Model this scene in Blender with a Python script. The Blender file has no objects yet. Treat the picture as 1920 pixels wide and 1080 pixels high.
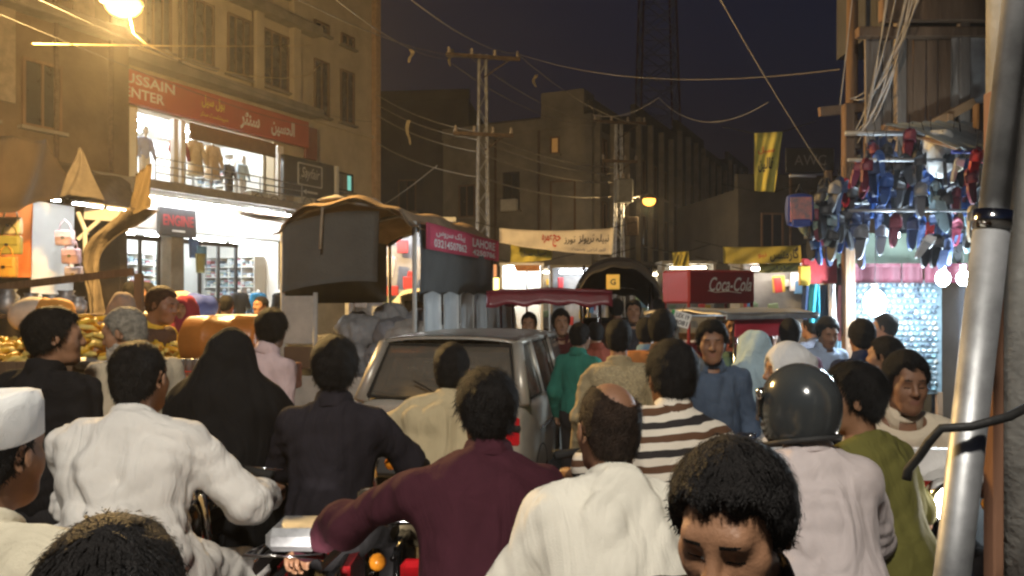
import bpy, bmesh, math, random
import numpy as np
from mathutils import Vector, Matrix, Euler
R = math.radians
rnd = random.Random(7)
SC = bpy.context.scene
COL = SC.collection

# ------------------------------------------------------------------ camera, world, exposure
FPX, HZ, CAMZ = 1507.0, 563.0, 1.65
cam = bpy.data.objects.new('camera', bpy.data.cameras.new('camera'))
COL.objects.link(cam); SC.camera = cam
cam.location = (0, 0, CAMZ); cam.rotation_euler = (R(90), 0, 0)
cam.data.sensor_width = 36.0; cam.data.lens = 36.0 * FPX / 1920.0
cam.data.shift_y = (HZ - 540.0) / 1920.0
cam.data.clip_start = 0.02; cam.data.clip_end = 2000
world = bpy.data.worlds.new('World'); SC.world = world; world.use_nodes = True
wn = world.node_tree.nodes; wl = world.node_tree.links
sky = wn.new('ShaderNodeTexSky'); sky.sky_type = 'NISHITA'; sky.sun_disc = False
sky.sun_elevation = R(-2.0); sky.sun_rotation = R(200); sky.air_density = 1.0; sky.dust_density = 1.5; sky.ozone_density = 3.0
wl.new(sky.outputs['Color'], wn['Background'].inputs['Color'])
wn['Background'].inputs['Strength'].default_value = 0.10
SC.view_settings.view_transform = 'Standard'; SC.view_settings.look = 'None'
SC.view_settings.exposure = 0.35; SC.view_settings.gamma = 1.0
SC.cycles.use_denoising = True
SC.cycles.max_bounces = 6; SC.cycles.diffuse_bounces = 3; SC.cycles.glossy_bounces = 3
SC.cycles.transmission_bounces = 5; SC.cycles.transparent_max_bounces = 8
SC.cycles.sample_clamp_indirect = 4.0; SC.cycles.caustics_reflective = False; SC.cycles.caustics_refractive = False
SC.cycles.filter_width = 2.5

def P(px, py, Y):
    """photo pixel + distance -> point in the place"""
    return Vector(((px - 960) / FPX * Y, Y, CAMZ + (HZ - py) / FPX * Y))

# ------------------------------------------------------------------ materials
MATS = {}
def mat(name, col, rough=0.7, metal=0.0, var=0.18, scale=6.0, bump=0.15, bscale=60.0, emit=None, estr=0.0,
        spec=0.4, alpha=None, stretch=(1, 1, 1), sheen=0.0, col2=None, trans=0.0, wrinkle=0.0):
    if name in MATS: return MATS[name]
    m = bpy.data.materials.new(name); m.use_nodes = True; MATS[name] = m
    nt = m.node_tree; N = nt.nodes; L = nt.links
    b = N['Principled BSDF']
    b.inputs['Roughness'].default_value = rough; b.inputs['Metallic'].default_value = metal
    b.inputs['Specular IOR Level'].default_value = spec
    if sheen: b.inputs['Sheen Weight'].default_value = sheen
    if trans: b.inputs['Transmission Weight'].default_value = trans
    tc = N.new('ShaderNodeTexCoord'); mp = N.new('ShaderNodeMapping')
    mp.inputs['Scale'].default_value = stretch
    L.new(tc.outputs['Object'], mp.inputs['Vector'])
    n1 = N.new('ShaderNodeTexNoise'); n1.inputs['Scale'].default_value = scale; n1.inputs['Detail'].default_value = 5
    n1.inputs['Roughness'].default_value = 0.62
    L.new(mp.outputs['Vector'], n1.inputs['Vector'])
    rp = N.new('ShaderNodeValToRGB')
    c = Vector(col[:3])
    lo = c * (1 - var); hi = c * (1 + var * 0.8) if col2 is None else Vector(col2[:3])
    rp.color_ramp.elements[0].position = 0.32; rp.color_ramp.elements[1].position = 0.70
    rp.color_ramp.elements[0].color = (*lo, 1); rp.color_ramp.elements[1].color = (*[min(1, v) for v in hi], 1)
    L.new(n1.outputs['Fac'], rp.inputs['Fac']); L.new(rp.outputs['Color'], b.inputs['Base Color'])
    if bump:
        n2 = N.new('ShaderNodeTexNoise'); n2.inputs['Scale'].default_value = bscale; n2.inputs['Detail'].default_value = 3
        L.new(mp.outputs['Vector'], n2.inputs['Vector'])
        bp = N.new('ShaderNodeBump'); bp.inputs['Strength'].default_value = bump; bp.inputs['Distance'].default_value = 0.02
        L.new(n2.outputs['Fac'], bp.inputs['Height']); L.new(bp.outputs['Normal'], b.inputs['Normal'])
    if wrinkle:
        m3 = N.new('ShaderNodeMapping'); m3.inputs['Scale'].default_value = (1, 1, .45); m3.inputs['Rotation'].default_value = (.2, .5, .3); L.new(tc.outputs['Object'], m3.inputs['Vector'])
        n3 = N.new('ShaderNodeTexNoise'); n3.inputs['Scale'].default_value = 5.5; n3.inputs['Detail'].default_value = 3; n3.inputs['Distortion'].default_value = 1.6
        L.new(m3.outputs['Vector'], n3.inputs['Vector'])
        b3 = N.new('ShaderNodeBump'); b3.inputs['Strength'].default_value = wrinkle; b3.inputs['Distance'].default_value = 0.06
        L.new(n3.outputs['Fac'], b3.inputs['Height'])
        if bump: L.new(b3.outputs['Normal'], bp.inputs['Normal'])
        else: L.new(b3.outputs['Normal'], b.inputs['Normal'])
    if emit is not None:
        b.inputs['Emission Color'].default_value = (*emit, 1); b.inputs['Emission Strength'].default_value = estr
    return m

def glass_mat(name, tint=(0.55, 0.5, 0.42), refl=0.12, rough=0.05, dirt=(.05, .32)):
    if name in MATS: return MATS[name]
    m = bpy.data.materials.new(name); m.use_nodes = True; MATS[name] = m
    nt = m.node_tree; N = nt.nodes; L = nt.links
    N.remove(N['Principled BSDF'])
    t = N.new('ShaderNodeBsdfTransparent'); t.inputs['Color'].default_value = (*tint, 1)
    g = N.new('ShaderNodeBsdfGlossy'); g.inputs['Roughness'].default_value = rough
    d = N.new('ShaderNodeBsdfDiffuse'); d.inputs['Color'].default_value = (0.34, 0.30, 0.24, 1)
    ns = N.new('ShaderNodeTexNoise'); ns.inputs['Scale'].default_value = 5; ns.inputs['Detail'].default_value = 6
    mr = N.new('ShaderNodeMapRange'); mr.inputs['To Min'].default_value = dirt[0]; mr.inputs['To Max'].default_value = dirt[1]
    L.new(ns.outputs['Fac'], mr.inputs['Value'])
    mx0 = N.new('ShaderNodeMixShader'); L.new(mr.outputs['Result'], mx0.inputs['Fac'])
    L.new(t.outputs[0], mx0.inputs[1]); L.new(d.outputs[0], mx0.inputs[2])
    fr = N.new('ShaderNodeFresnel'); fr.inputs['IOR'].default_value = 1.5
    ad = N.new('ShaderNodeMath'); ad.operation = 'ADD'; ad.inputs[1].default_value = refl; ad.use_clamp = True
    L.new(fr.outputs[0], ad.inputs[0])
    mx = N.new('ShaderNodeMixShader'); L.new(ad.outputs[0], mx.inputs['Fac'])
    L.new(mx0.outputs[0], mx.inputs[1]); L.new(g.outputs[0], mx.inputs[2])
    L.new(mx.outputs[0], N['Material Output'].inputs['Surface'])
    return m

def emit_mat(name, col, s):
    if name in MATS: return MATS[name]
    m = bpy.data.materials.new(name); m.use_nodes = True; MATS[name] = m
    N = m.node_tree.nodes; N.remove(N['Principled BSDF'])
    e = N.new('ShaderNodeEmission'); e.inputs['Color'].default_value = (*col, 1); e.inputs['Strength'].default_value = s
    m.node_tree.links.new(e.outputs[0], N['Material Output'].inputs['Surface'])
    return m

def stripe_mat(name, cols, period, rough=0.85, axis='Z', phase=0.0, tilt=0.0):
    """horizontal knitted stripes: list of (width share, colour)"""
    if name in MATS: return MATS[name]
    m = bpy.data.materials.new(name); m.use_nodes = True; MATS[name] = m
    N = m.node_tree.nodes; L = m.node_tree.links; b = N['Principled BSDF']; b.inputs['Roughness'].default_value = rough
    tc = N.new('ShaderNodeTexCoord'); sp = N.new('ShaderNodeSeparateXYZ'); L.new(tc.outputs['Object'], sp.inputs[0])
    ns = N.new('ShaderNodeTexNoise'); ns.inputs['Scale'].default_value = 5
    wv = N.new('ShaderNodeMath'); wv.operation = 'MULTIPLY_ADD'; wv.inputs[1].default_value = 0.03
    L.new(ns.outputs['Fac'], wv.inputs[0]); L.new(sp.outputs[axis], wv.inputs[2])
    tl = N.new('ShaderNodeMath'); tl.operation = 'MULTIPLY_ADD'; tl.inputs[1].default_value = tilt
    L.new(sp.outputs['X'], tl.inputs[0]); L.new(wv.outputs[0], tl.inputs[2])
    dv = N.new('ShaderNodeMath'); dv.operation = 'DIVIDE'; dv.inputs[1].default_value = period; L.new(tl.outputs[0], dv.inputs[0])
    ad = N.new('ShaderNodeMath'); ad.operation = 'ADD'; ad.inputs[1].default_value = phase; L.new(dv.outputs[0], ad.inputs[0])
    fr = N.new('ShaderNodeMath'); fr.operation = 'FRACT'; L.new(ad.outputs[0], fr.inputs[0])
    rp = N.new('ShaderNodeValToRGB'); rp.color_ramp.interpolation = 'CONSTANT'
    el = rp.color_ramp.elements; pos = 0
    while len(el) < len(cols): el.new(0.5)
    for i, (w, c) in enumerate(cols):
        el[i].position = pos; el[i].color = (*c, 1); pos += w
    L.new(fr.outputs[0], rp.inputs['Fac']); L.new(rp.outputs['Color'], b.inputs['Base Color'])
    return m

# ------------------------------------------------------------------ object helpers
def tag(o, label=None, cat=None, group=None, kind=None):
    if label: o['label'] = label
    if cat: o['category'] = cat
    if group: o['group'] = group
    if kind: o['kind'] = kind
    return o
def empty(name, loc=(0, 0, 0), rz=0.0, label=None, cat=None, group=None, parent=None):
    o = bpy.data.objects.new(name, None); COL.objects.link(o)
    o.location = loc; o.rotation_euler = (0, 0, rz); o.empty_display_size = 0.1
    o.parent = parent
    return tag(o, label, cat, group)
def mesh_obj(name, verts, faces, mats, parent=None, smooth=False, idx=None):
    me = bpy.data.meshes.new(name)
    me.from_pydata([tuple(v) for v in verts], [], [tuple(f) for f in faces])
    for m in (mats if isinstance(mats, (list, tuple)) else [mats]): me.materials.append(m)
    if idx is not None: me.polygons.foreach_set('material_index', np.asarray(idx, dtype=np.int32))
    if smooth: me.polygons.foreach_set('use_smooth', [True] * len(me.polygons))
    me.update()
    o = bpy.data.objects.new(name, me); COL.objects.link(o); o.parent = parent
    return o
def copy_tree(o, parent=None):
    c = o.copy(); COL.objects.link(c); c.parent = parent
    for ch in list(o.children): copy_tree(ch, c)
    return c

class MB:
    """collects simple shapes into one mesh"""
    def __init__(s): s.v = []; s.f = []; s.m = []
    def add(s, vs, fs, mi=0):
        o = len(s.v); s.v += [tuple(v) for v in vs]
        s.f += [tuple(i + o for i in f) for f in fs]; s.m += [mi] * len(fs); return s
    def box(s, c, d, rot=None, mi=0, bev=0.0):
        x, y, z = (k / 2 for k in d); M = Euler(rot).to_matrix() if rot else None
        if bev and min(x, y, z) > bev * 1.2:
            vs = []; b = bev
            for sx in (-1, 1):
                for sy in (-1, 1):
                    for sz in (-1, 1):
                        vs += [(sx * x, sy * (y - b), sz * (z - b)), (sx * (x - b), sy * y, sz * (z - b)), (sx * (x - b), sy * (y - b), sz * z)]
            bm = bmesh.new()
            for v in vs: bm.verts.new(v)
            r = bmesh.ops.convex_hull(bm, input=bm.verts)
            bmesh.ops.dissolve_limit(bm, angle_limit=0.01, verts=bm.verts, edges=bm.edges)
            bm.verts.index_update()
            V = [v.co.copy() for v in bm.verts]; F = [[v.index for v in f.verts] for f in bm.faces]; bm.free()
        else:
            V = [Vector((a * x, b_ * y, e * z)) for a in (-1, 1) for b_ in (-1, 1) for e in (-1, 1)]
            F = [(0, 1, 3, 2), (4, 6, 7, 5), (0, 4, 5, 1), (2, 3, 7, 6), (0, 2, 6, 4), (1, 5, 7, 3)]
        if M: V = [M @ v for v in V]
        return s.add([Vector(c) + v for v in V], F, mi)
    def cyl(s, a, b, r0, r1=None, n=12, mi=0, cap=True):
        a = Vector(a); b = Vector(b); r1 = r0 if r1 is None else r1
        d = (b - a).normalized(); q = d.to_track_quat('Z', 'Y')
        V = [a + q @ Vector((r0 * math.cos(2 * math.pi * i / n), r0 * math.sin(2 * math.pi * i / n), 0)) for i in range(n)]
        V += [b + q @ Vector((r1 * math.cos(2 * math.pi * i / n), r1 * math.sin(2 * math.pi * i / n), 0)) for i in range(n)]
        F = [(i, (i + 1) % n, n + (i + 1) % n, n + i) for i in range(n)]
        if cap: F += [tuple(range(n - 1, -1, -1)), tuple(range(n, 2 * n))]
        return s.add(V, F, mi)
    def tube(s, pts, r, n=8, mi=0, cap=True):
        pts = [Vector(p) for p in pts]; rr = r if isinstance(r, (list, tuple)) else [r] * len(pts)
        V = []; F = []; up = Vector((0, 0, 1)); prev = None
        for i, p in enumerate(pts):
            t = (pts[min(i + 1, len(pts) - 1)] - pts[max(i - 1, 0)])
            t = t.normalized() if t.length > 1e-9 else Vector((0, 0, 1))
            if prev is None:
                a = t.cross(up) if abs(t.dot(up)) < 0.95 else t.cross(Vector((1, 0, 0)))
            else: a = prev - t * prev.dot(t)
            a.normalize(); prev = a; b = t.cross(a)
            V += [p + (a * math.cos(2 * math.pi * k / n) + b * math.sin(2 * math.pi * k / n)) * rr[i] for k in range(n)]
        for i in range(len(pts) - 1):
            F += [(i * n + k, i * n + (k + 1) % n, (i + 1) * n + (k + 1) % n, (i + 1) * n + k) for k in range(n)]
        if cap: F += [tuple(range(n - 1, -1, -1)), tuple(range((len(pts) - 1) * n, len(pts) * n))]
        return s.add(V, F, mi)
    def lathe(s, prof, n=20, c=(0, 0, 0), axis='Z', mi=0, M=None):
        V = []; F = []; c = Vector(c)
        for r, h in prof:
            for k in range(n):
                a = 2 * math.pi * k / n
                p = {'Z': Vector((r * math.cos(a), r * math.sin(a), h)), 'X': Vector((h, r * math.cos(a), r * math.sin(a))),
                     'Y': Vector((r * math.sin(a), h, r * math.cos(a)))}[axis]
                V.append(c + (M @ p if M else p))
        for i in range(len(prof) - 1):
            F += [(i * n + k, i * n + (k + 1) % n, (i + 1) * n + (k + 1) % n, (i + 1) * n + k) for k in range(n)]
        return s.add(V, F, mi)
    def ball(s, c, r, n=10, mi=0, M=None):
        r = r if isinstance(r, (list, tuple)) else (r, r, r)
        V = []; F = []; m = max(4, n // 2 + 1)
        for i in range(m + 1):
            th = math.pi * i / m
            for k in range(n):
                a = 2 * math.pi * k / n
                p = Vector((r[0] * math.sin(th) * math.cos(a), r[1] * math.sin(th) * math.sin(a), r[2] * math.cos(th)))
                V.append(Vector(c) + (M @ p if M else p))
        for i in range(m):
            F += [(i * n + k, (i + 1) * n + k, (i + 1) * n + (k + 1) % n, i * n + (k + 1) % n) for k in range(n)]
        return s.add(V, F, mi)
    def sheet(s, fn, nu, nv, th=0.0, mi=0):
        """fn(u,v) -> point; th gives it thickness"""
        V = [Vector(fn(i / nu, j / nv)) for i in range(nu + 1) for j in range(nv + 1)]
        F = [(i * (nv + 1) + j, (i + 1) * (nv + 1) + j, (i + 1) * (nv + 1) + j + 1, i * (nv + 1) + j + 1) for i in range(nu) for j in range(nv)]
        if th:
            k = len(V); Nn = []
            for i in range(nu + 1):
                for j in range(nv + 1):
                    g = lambda a, b: V[min(max(a, 0), nu) * (nv + 1) + min(max(b, 0), nv)]
                    Nn.append((g(i + 1, j) - g(i - 1, j)).cross(g(i, j + 1) - g(i, j - 1)).normalized())
            V += [V[q] - Nn[q] * th for q in range(k)]
            F += [tuple(q + k for q in reversed(f)) for f in F[:]]
            rim = [i * (nv + 1) for i in range(nu + 1)] + [nu * (nv + 1) + j for j in range(1, nv + 1)] + \
                  [i * (nv + 1) + nv for i in range(nu - 1, -1, -1)] + [j for j in range(nv - 1, 0, -1)]
            F += [(rim[q], rim[(q + 1) % len(rim)], rim[(q + 1) % len(rim)] + k, rim[q] + k) for q in range(len(rim))]
        return s.add(V, F, mi)
    def build(s, name, mats, parent=None, smooth=False):
        return mesh_obj(name, s.v, s.f, mats, parent, smooth, s.m if isinstance(mats, (list, tuple)) else None)

def catenary(a, b, sag, n=14):
    a = Vector(a); b = Vector(b)
    return [a.lerp(b, i / n) - Vector((0, 0, sag * 4 * (i / n) * (1 - i / n))) for i in range(n + 1)]

# ------------------------------------------------------------------ lettering (flat print, joined Arabic forms)
AR = {}
def _ar(ch, iso, fin=None, ini=None, med=None): AR[ch] = (iso, fin or iso, ini, med)
for ch, b, dual in (('ا', 0xFE8D, 0), ('ب', 0xFE8F, 1), ('ت', 0xFE95, 1), ('ج', 0xFE9D, 1), ('ح', 0xFEA1, 1), ('خ', 0xFEA5, 1), ('د', 0xFEA9, 0),
                    ('ر', 0xFEAD, 0), ('ز', 0xFEAF, 0), ('س', 0xFEB1, 1), ('ش', 0xFEB5, 1), ('ص', 0xFEB9, 1), ('ع', 0xFEC9, 1), ('ف', 0xFED1, 1),
                    ('ق', 0xFED5, 1), ('ل', 0xFEDD, 1), ('م', 0xFEE1, 1), ('ن', 0xFEE5, 1), ('و', 0xFEED, 0), ('ٹ', 0xFB66, 1), ('پ', 0xFB56, 1),
                    ('چ', 0xFB7A, 1), ('ڑ', 0xFB8C, 0), ('ک', 0xFB8E, 1), ('گ', 0xFB92, 1), ('ہ', 0xFBA6, 1), ('ی', 0xFBFC, 1), ('ڈ', 0xFB88, 0), ('ے', 0xFBAE, 0)):
    _ar(ch, chr(b), chr(b + 1), chr(b + 2) if dual else None, chr(b + 3) if dual else None)
def urdu(t):
    out = []
    for w in t.split(' '):
        o = ''
        for i, c in enumerate(w):
            f = AR[c]; prev = i > 0 and AR[w[i - 1]][2] is not None; nxt = i < len(w) - 1 and f[2] is not None
            o = ((f[3] if prev and nxt else f[1] if prev else f[2] if nxt else f[0]) or f[0]) + o
        out.insert(0, o)
    return ' '.join(out)
def lettering(name, body, width, m, parent, loc, rot=(R(90), 0, 0), shear=0.0, bold=0.0, height=None, ext=0.004):
    """text as a thin mesh centred on loc, lying in local XZ when rot = 90 deg about X"""
    c = bpy.data.curves.new('tmp', 'FONT'); c.body = body; c.shear = shear; c.offset = bold; c.extrude = 0.0; c.resolution_u = 3
    o = bpy.data.objects.new('tmp', c); COL.objects.link(o); bpy.context.view_layer.update()
    me = o.to_mesh(); V = np.array([v.co[:] for v in me.vertices]); F = [tuple(p.vertices) for p in me.polygons]; o.to_mesh_clear()
    bpy.data.objects.remove(o); bpy.data.curves.remove(c)
    lo = V.min(0); hi = V.max(0); V[:, :2] -= ((lo + hi) / 2)[:2]
    sx = width / (hi[0] - lo[0]); sy = sx if height is None else height / (hi[1] - lo[1])
    V[:, 0] *= sx; V[:, 1] *= sy
    M = Euler(rot).to_matrix()
    ob = mesh_obj(name, [Vector(loc) + M @ Vector(v) for v in V], F, m, parent)
    return ob
# ------------------------------------------------------------------ smooth bodies: distance fields polygonised in numpy
def s_cap(a, b, ra, rb=None, sq=None):
    a = np.asarray(a, np.float32); b = np.asarray(b, np.float32); rb = ra if rb is None else rb
    ba = b - a; bb = float(ba @ ba) + 1e-9
    def f(p):
        h = np.clip((p - a) @ ba / bb, 0, 1)
        q = p - a - h[:, None] * ba
        return np.sqrt((q * q).sum(1)) - (ra + (rb - ra) * h)
    return f
def s_ell(c, r, M=None):
    c = np.asarray(c, np.float32); r = np.asarray(r, np.float32); M = None if M is None else np.asarray(M, np.float32)
    def f(p):
        q = p - c
        if M is not None: q = q @ M
        k0 = np.sqrt(((q / r) ** 2).sum(1)); k1 = np.sqrt(((q / (r * r)) ** 2).sum(1)) + 1e-9
        return k0 * (k0 - 1) / k1
    return f
def s_torus(c, ax, Rr, r, sx=1.0):
    c = np.asarray(c, np.float32); ax = np.asarray(ax, np.float32); ax = ax / np.linalg.norm(ax)
    def f(p):
        q = p - c; h = q @ ax; w = q - h[:, None] * ax
        w = w * np.array([sx, 1, 1], np.float32)
        return np.sqrt((np.sqrt((w * w).sum(1)) - Rr) ** 2 + h * h) - r
    return f
def smin(a, b, k):
    h = np.maximum(k - np.abs(a - b), 0) / k
    return np.minimum(a, b) - h * h * k * 0.25
def union(fs, k):
    def f(p):
        d = fs[0](p)
        for g in fs[1:]: d = smin(d, g(p), k)
        return d
    return f
def surfnet(fn, lo, hi, h):
    lo = np.asarray(lo, float); hi = np.asarray(hi, float)
    n = np.maximum(np.ceil((hi - lo) / h).astype(int) + 1, 4)
    ax = [(lo[i] + h * np.arange(n[i])).astype(np.float32) for i in range(3)]
    g = np.stack(np.meshgrid(*ax, indexing='ij'), -1).reshape(-1, 3)
    v = fn(g).reshape(n)
    ins = v < 0
    c = np.zeros(n - 1, np.int8)
    for i in (0, 1):
        for j in (0, 1):
            for k in (0, 1): c += ins[i:n[0] - 1 + i, j:n[1] - 1 + j, k:n[2] - 1 + k]
    act = (c > 0) & (c < 8); I = np.argwhere(act)
    idx = -np.ones(n - 1, np.int64); idx[act] = np.arange(len(I))
    pos = np.zeros((len(I), 3)); cnt = np.zeros(len(I))
    for a in range(3):
        o = [x for x in range(3) if x != a]
        for i in (0, 1):
            for j in (0, 1):
                d0 = np.zeros(3, int); d0[o[0]] = i; d0[o[1]] = j; d1 = d0.copy(); d1[a] = 1
                A = I + d0; B = I + d1
                va = v[A[:, 0], A[:, 1], A[:, 2]]; vb = v[B[:, 0], B[:, 1], B[:, 2]]
                m = (va < 0) != (vb < 0)
                t = np.where(m, va / np.where(m, va - vb, 1), 0)
                q = A.astype(float); q[:, a] += t
                pos[m] += q[m]; cnt[m] += 1
    pos = lo + h * pos / np.maximum(cnt, 1)[:, None]
    F = []
    for a in range(3):
        o = [(a + 1) % 3, (a + 2) % 3]
        s0 = [slice(None)] * 3; s1 = [slice(None)] * 3; s0[a] = slice(0, -1); s1[a] = slice(1, None)
        ch = ins[tuple(s0)] != ins[tuple(s1)]
        E_ = np.argwhere(ch)
        E_ = E_[(E_[:, o[0]] > 0) & (E_[:, o[1]] > 0) & (E_[:, o[0]] < n[o[0]] - 1) & (E_[:, o[1]] < n[o[1]] - 1)]
        if not len(E_): continue
        e0 = np.zeros(3, int); e0[o[0]] = 1; e1 = np.zeros(3, int); e1[o[1]] = 1
        q = [E_ - e0 - e1, E_ - e1, E_, E_ - e0]
        q = np.stack([idx[x[:, 0], x[:, 1], x[:, 2]] for x in q], 1)
        fl = ins[E_[:, 0], E_[:, 1], E_[:, 2]]
        q = np.where(fl[:, None], q, q[:, ::-1])
        F.append(q[(q >= 0).all(1)])
    F = np.concatenate(F) if F else np.zeros((0, 4), int)
    return pos, F
def folds(p, seed, amp, ax=(0.25, 0.1, 1.0), wl=0.085):
    """cloth creases: warped ridges that run roughly along ax"""
    r = np.random.RandomState(seed); a = np.asarray(ax, np.float32); a = a / np.linalg.norm(a)
    u = r.normal(size=3).astype(np.float32); u -= (u @ a) * a; u /= np.linalg.norm(u); w = np.cross(a, u)
    A = p @ u; B = p @ w; C = p @ a; k = 2 * math.pi / wl
    ph = r.uniform(0, 6, 8)
    wp = 0.8 * np.sin(C * k * 0.16 + ph[0] + 1.2 * np.sin(A * k * .22 + ph[1])) + .3 * np.sin(C * k * .3 + B * k * .2 + ph[2])
    r1 = 1 - np.abs(np.sin(A * k * .5 + 1.6 * wp + ph[3])) * 1.6
    r2 = 1 - np.abs(np.sin(B * k * .45 + 1.8 * wp + C * k * .12 + ph[4])) * 1.6
    d = r1 + .7 * r2 + .6 * np.sin((A + B) * k * .33 + C * k * .2 + ph[5])
    msk = 0.6 + 0.4 * np.sin(p @ r.normal(size=3).astype(np.float32) * 7 + ph[7])
    return amp * d * 0.5 * msk

# ---- heads
HEADS = {}
def head_mesh(kind='man', h=0.0042, eyes='open'):
    key = (kind, h, eyes)
    if key in HEADS: return HEADS[key]
    fs = [s_ell((0, -.014, .034), (.075, .096, .088)), s_ell((0, .030, -.040), (.059, .062, .082)),
          s_cap((-.024, .055, -.088), (.024, .055, -.088), .024), s_cap((0, .066, -.098), (0, .070, -.100), .019),
          s_cap((.045, .05, -.018), (.040, .055, -.03), .024), s_cap((-.045, .05, -.018), (-.040, .055, -.03), .024),
          s_cap((-.034, .074, .030), (.034, .074, .030), .015)]
    nose = [s_cap((0, .088, .014), (0, .106, -.024), .008, .0125), s_ell((.011, .097, -.029), (.009, .010, .008)), s_ell((-.011, .097, -.029), (.009, .010, .008))]
    lips = [s_cap((-.019, .083, -.056), (.019, .083, -.056), .0075), s_cap((-.015, .082, -.067), (.015, .082, -.067), .008)]
    ears = []
    for s in (-1, 1):
        ears.append(s_ell((s * .080, -.012, -.002), (.009, .020, .033), Matrix.Rotation(s * R(-22), 3, 'Z')))
    neck = s_cap((0, -.028, -.05), (0, -.045, -.20), .054, .060)
    base = union(fs, .03); nf = union(nose, .012); lf = union(lips, .008)
    def f(p):
        d = base(p)
        for s in (-1, 1):
            e = s_ell((s * .031, .104, .005), (.018, .019, .012))(p)
            d = -smin(-d, e, .014)
            b = s_ell((s * .031, .072, .005), (.0135, .0135, .0110))(p)
            d = smin(d, b, .003)
        d = smin(d, nf(p), .014); d = smin(d, lf(p), .010)
        cut = np.abs(p[:, 2] + .0615) + .0008 + np.maximum(np.abs(p[:, 0]) - .022, 0) * 2 + np.maximum(.07 - p[:, 1], 0) * 3
        d = np.maximum(d, -np.maximum(cut, -.004) * 1.0 - .0008)
        for e in ears:
            d = smin(d, np.maximum(e(p), -(e(p) + .006) * (np.abs(p[:, 0]) > .084) * .6), .006)
        return smin(d, neck(p), .030)
    V, F = surfnet(f, (-.105, -.125, -.215), (.105, .13, .135), h)
    c = V[F].mean(1); x, y, z = c.T; ix = np.zeros(len(F), int)
    ax = np.abs(x)
    fr = y > .055
    ix[fr & (z < -.050) & (z > -.074) & (ax < .024 - .9 * np.abs(z + .062)) & (y > .075)] = 1
    if eyes == 'open':
        e = ((ax - .031) / .0125) ** 2 + ((z - .003) / .0048) ** 2 < 1; ix[fr & e] = 2
        ix[fr & (((ax - .031) / .0062) ** 2 + ((z - .003) / .0052) ** 2 < 1)] = 3
    else:
        e = ((ax - .031) / .015) ** 2 + ((z + .002) / .0026) ** 2 < 1; ix[fr & e] = 3
    ix[fr & (np.abs(z - .027 - .002 * np.cos((ax - .032) * 70)) < .0038 * (1 - ((ax - .028) / .02) ** 2)) & (ax > .014) & (ax < .048)] = 4
    HEADS[key] = (V, F, ix); return HEADS[key]
HAIRS = {}
def hair_mesh(style, h, strands, seed=0):
    key = (style, h, strands, seed)
    if key in HAIRS: return HAIRS[key]
    r = np.random.RandomState(seed + 11)
    thick = {'short': .014, 'full': .024, 'crop': .006, 'bald': .007, 'grey': .012, 'curly': .026}.get(style, .014)
    cran = s_ell((0, -.016, .034), (.075 + thick, .096 + thick, .088 + thick * .9))
    nk = s_ell((0, -.05, -.03), (.060 + thick * .5, .052 + thick * .5, .055))
    fr = r.normal(size=(10, 3)) * 75; ph = r.uniform(0, 6, 10)
    def f(p):
        x, y, z = p.T
        d = smin(cran(p), nk(p), .03)
        n = sum(np.sin(p @ fr[i].astype(np.float32) + ph[i]) for i in range(10)) / 10
        d = d + (.005 if style in ('full', 'curly') else .0035) * n
        hl = .052 + .42 * np.maximum(z - .055, -.2) + .012 * np.cos(x * 40) + .006 * np.sin(x * 130)
        hl = np.where(z < .045, .024 + .35 * (z - .02), hl)
        d = np.maximum(d, y - hl)
        d = np.maximum(d, (-.028 + .52 * y + .004 * np.sin(x * 160)) - z)
        er = s_ell((.083, -.008, -.012), (.02, .019, .034))(p); el = s_ell((-.083, -.008, -.012), (.02, .019, .034))(p)
        d = np.maximum(d, -np.minimum(er, el))
        if style == 'bald': d = np.maximum(d, -s_ell((.020, -.040, .140), (.067, .106, .084))(p) + .003 * n)
        return d
    V, F = surfnet(f, (-.125, -.15, -.11), (.125, .13, .16), h)
    if strands and len(F):
        c = V[F].mean(1); nn = np.cross(V[F[:, 1]] - V[F[:, 0]], V[F[:, 2]] - V[F[:, 0]]); nn /= np.linalg.norm(nn, axis=1)[:, None] + 1e-9
        out = (((c - np.array([0, -.015, .02])) * nn).sum(1) > .02)
        ids = np.flatnonzero(out); ids = ids[r.randint(0, len(ids), strands)]
        b = c[ids] + r.normal(size=(strands, 3)) * .003; n = nn[ids]
        crown = np.array([0.01, -.05, .13]); g = b - crown; g -= (g * n).sum(1)[:, None] * n; g /= np.linalg.norm(g, axis=1)[:, None] + 1e-6
        g += r.normal(size=g.shape) * (.13 if style != 'curly' else .8)
        L = r.uniform(.012, .030, strands)[:, None] * (.55 if strands >= 9000 else 1) * (1.25 if style in ('full', 'curly') else .6)
        lift = r.uniform(-.08, .06 if strands >= 9000 else .10, strands)[:, None]
        sd = np.cross(g, n); sd /= np.linalg.norm(sd, axis=1)[:, None] + 1e-6; w = r.uniform(.0007, .0014, strands)[:, None]
        m_ = b + g * L * .55 + n * L * lift; t = b + g * L + n * L * lift * .7
        k = len(V)
        V = np.concatenate([V, b - sd * w, b + sd * w, m_ - sd * w, m_ + sd * w, t])
        i = np.arange(strands)
        q1 = np.stack([k + i, k + strands + i, k + 3 * strands + i, k + 2 * strands + i], 1)
        q2 = np.stack([k + 2 * strands + i, k + 3 * strands + i, k + 4 * strands + i, k + 4 * strands + i], 1)
        F = [tuple(x) for x in F] + [tuple(x) for x in q1] + [tuple(x[:3]) for x in q2]
    HAIRS[key] = (V, F); return HAIRS[key]
HANDS = {}
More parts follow.
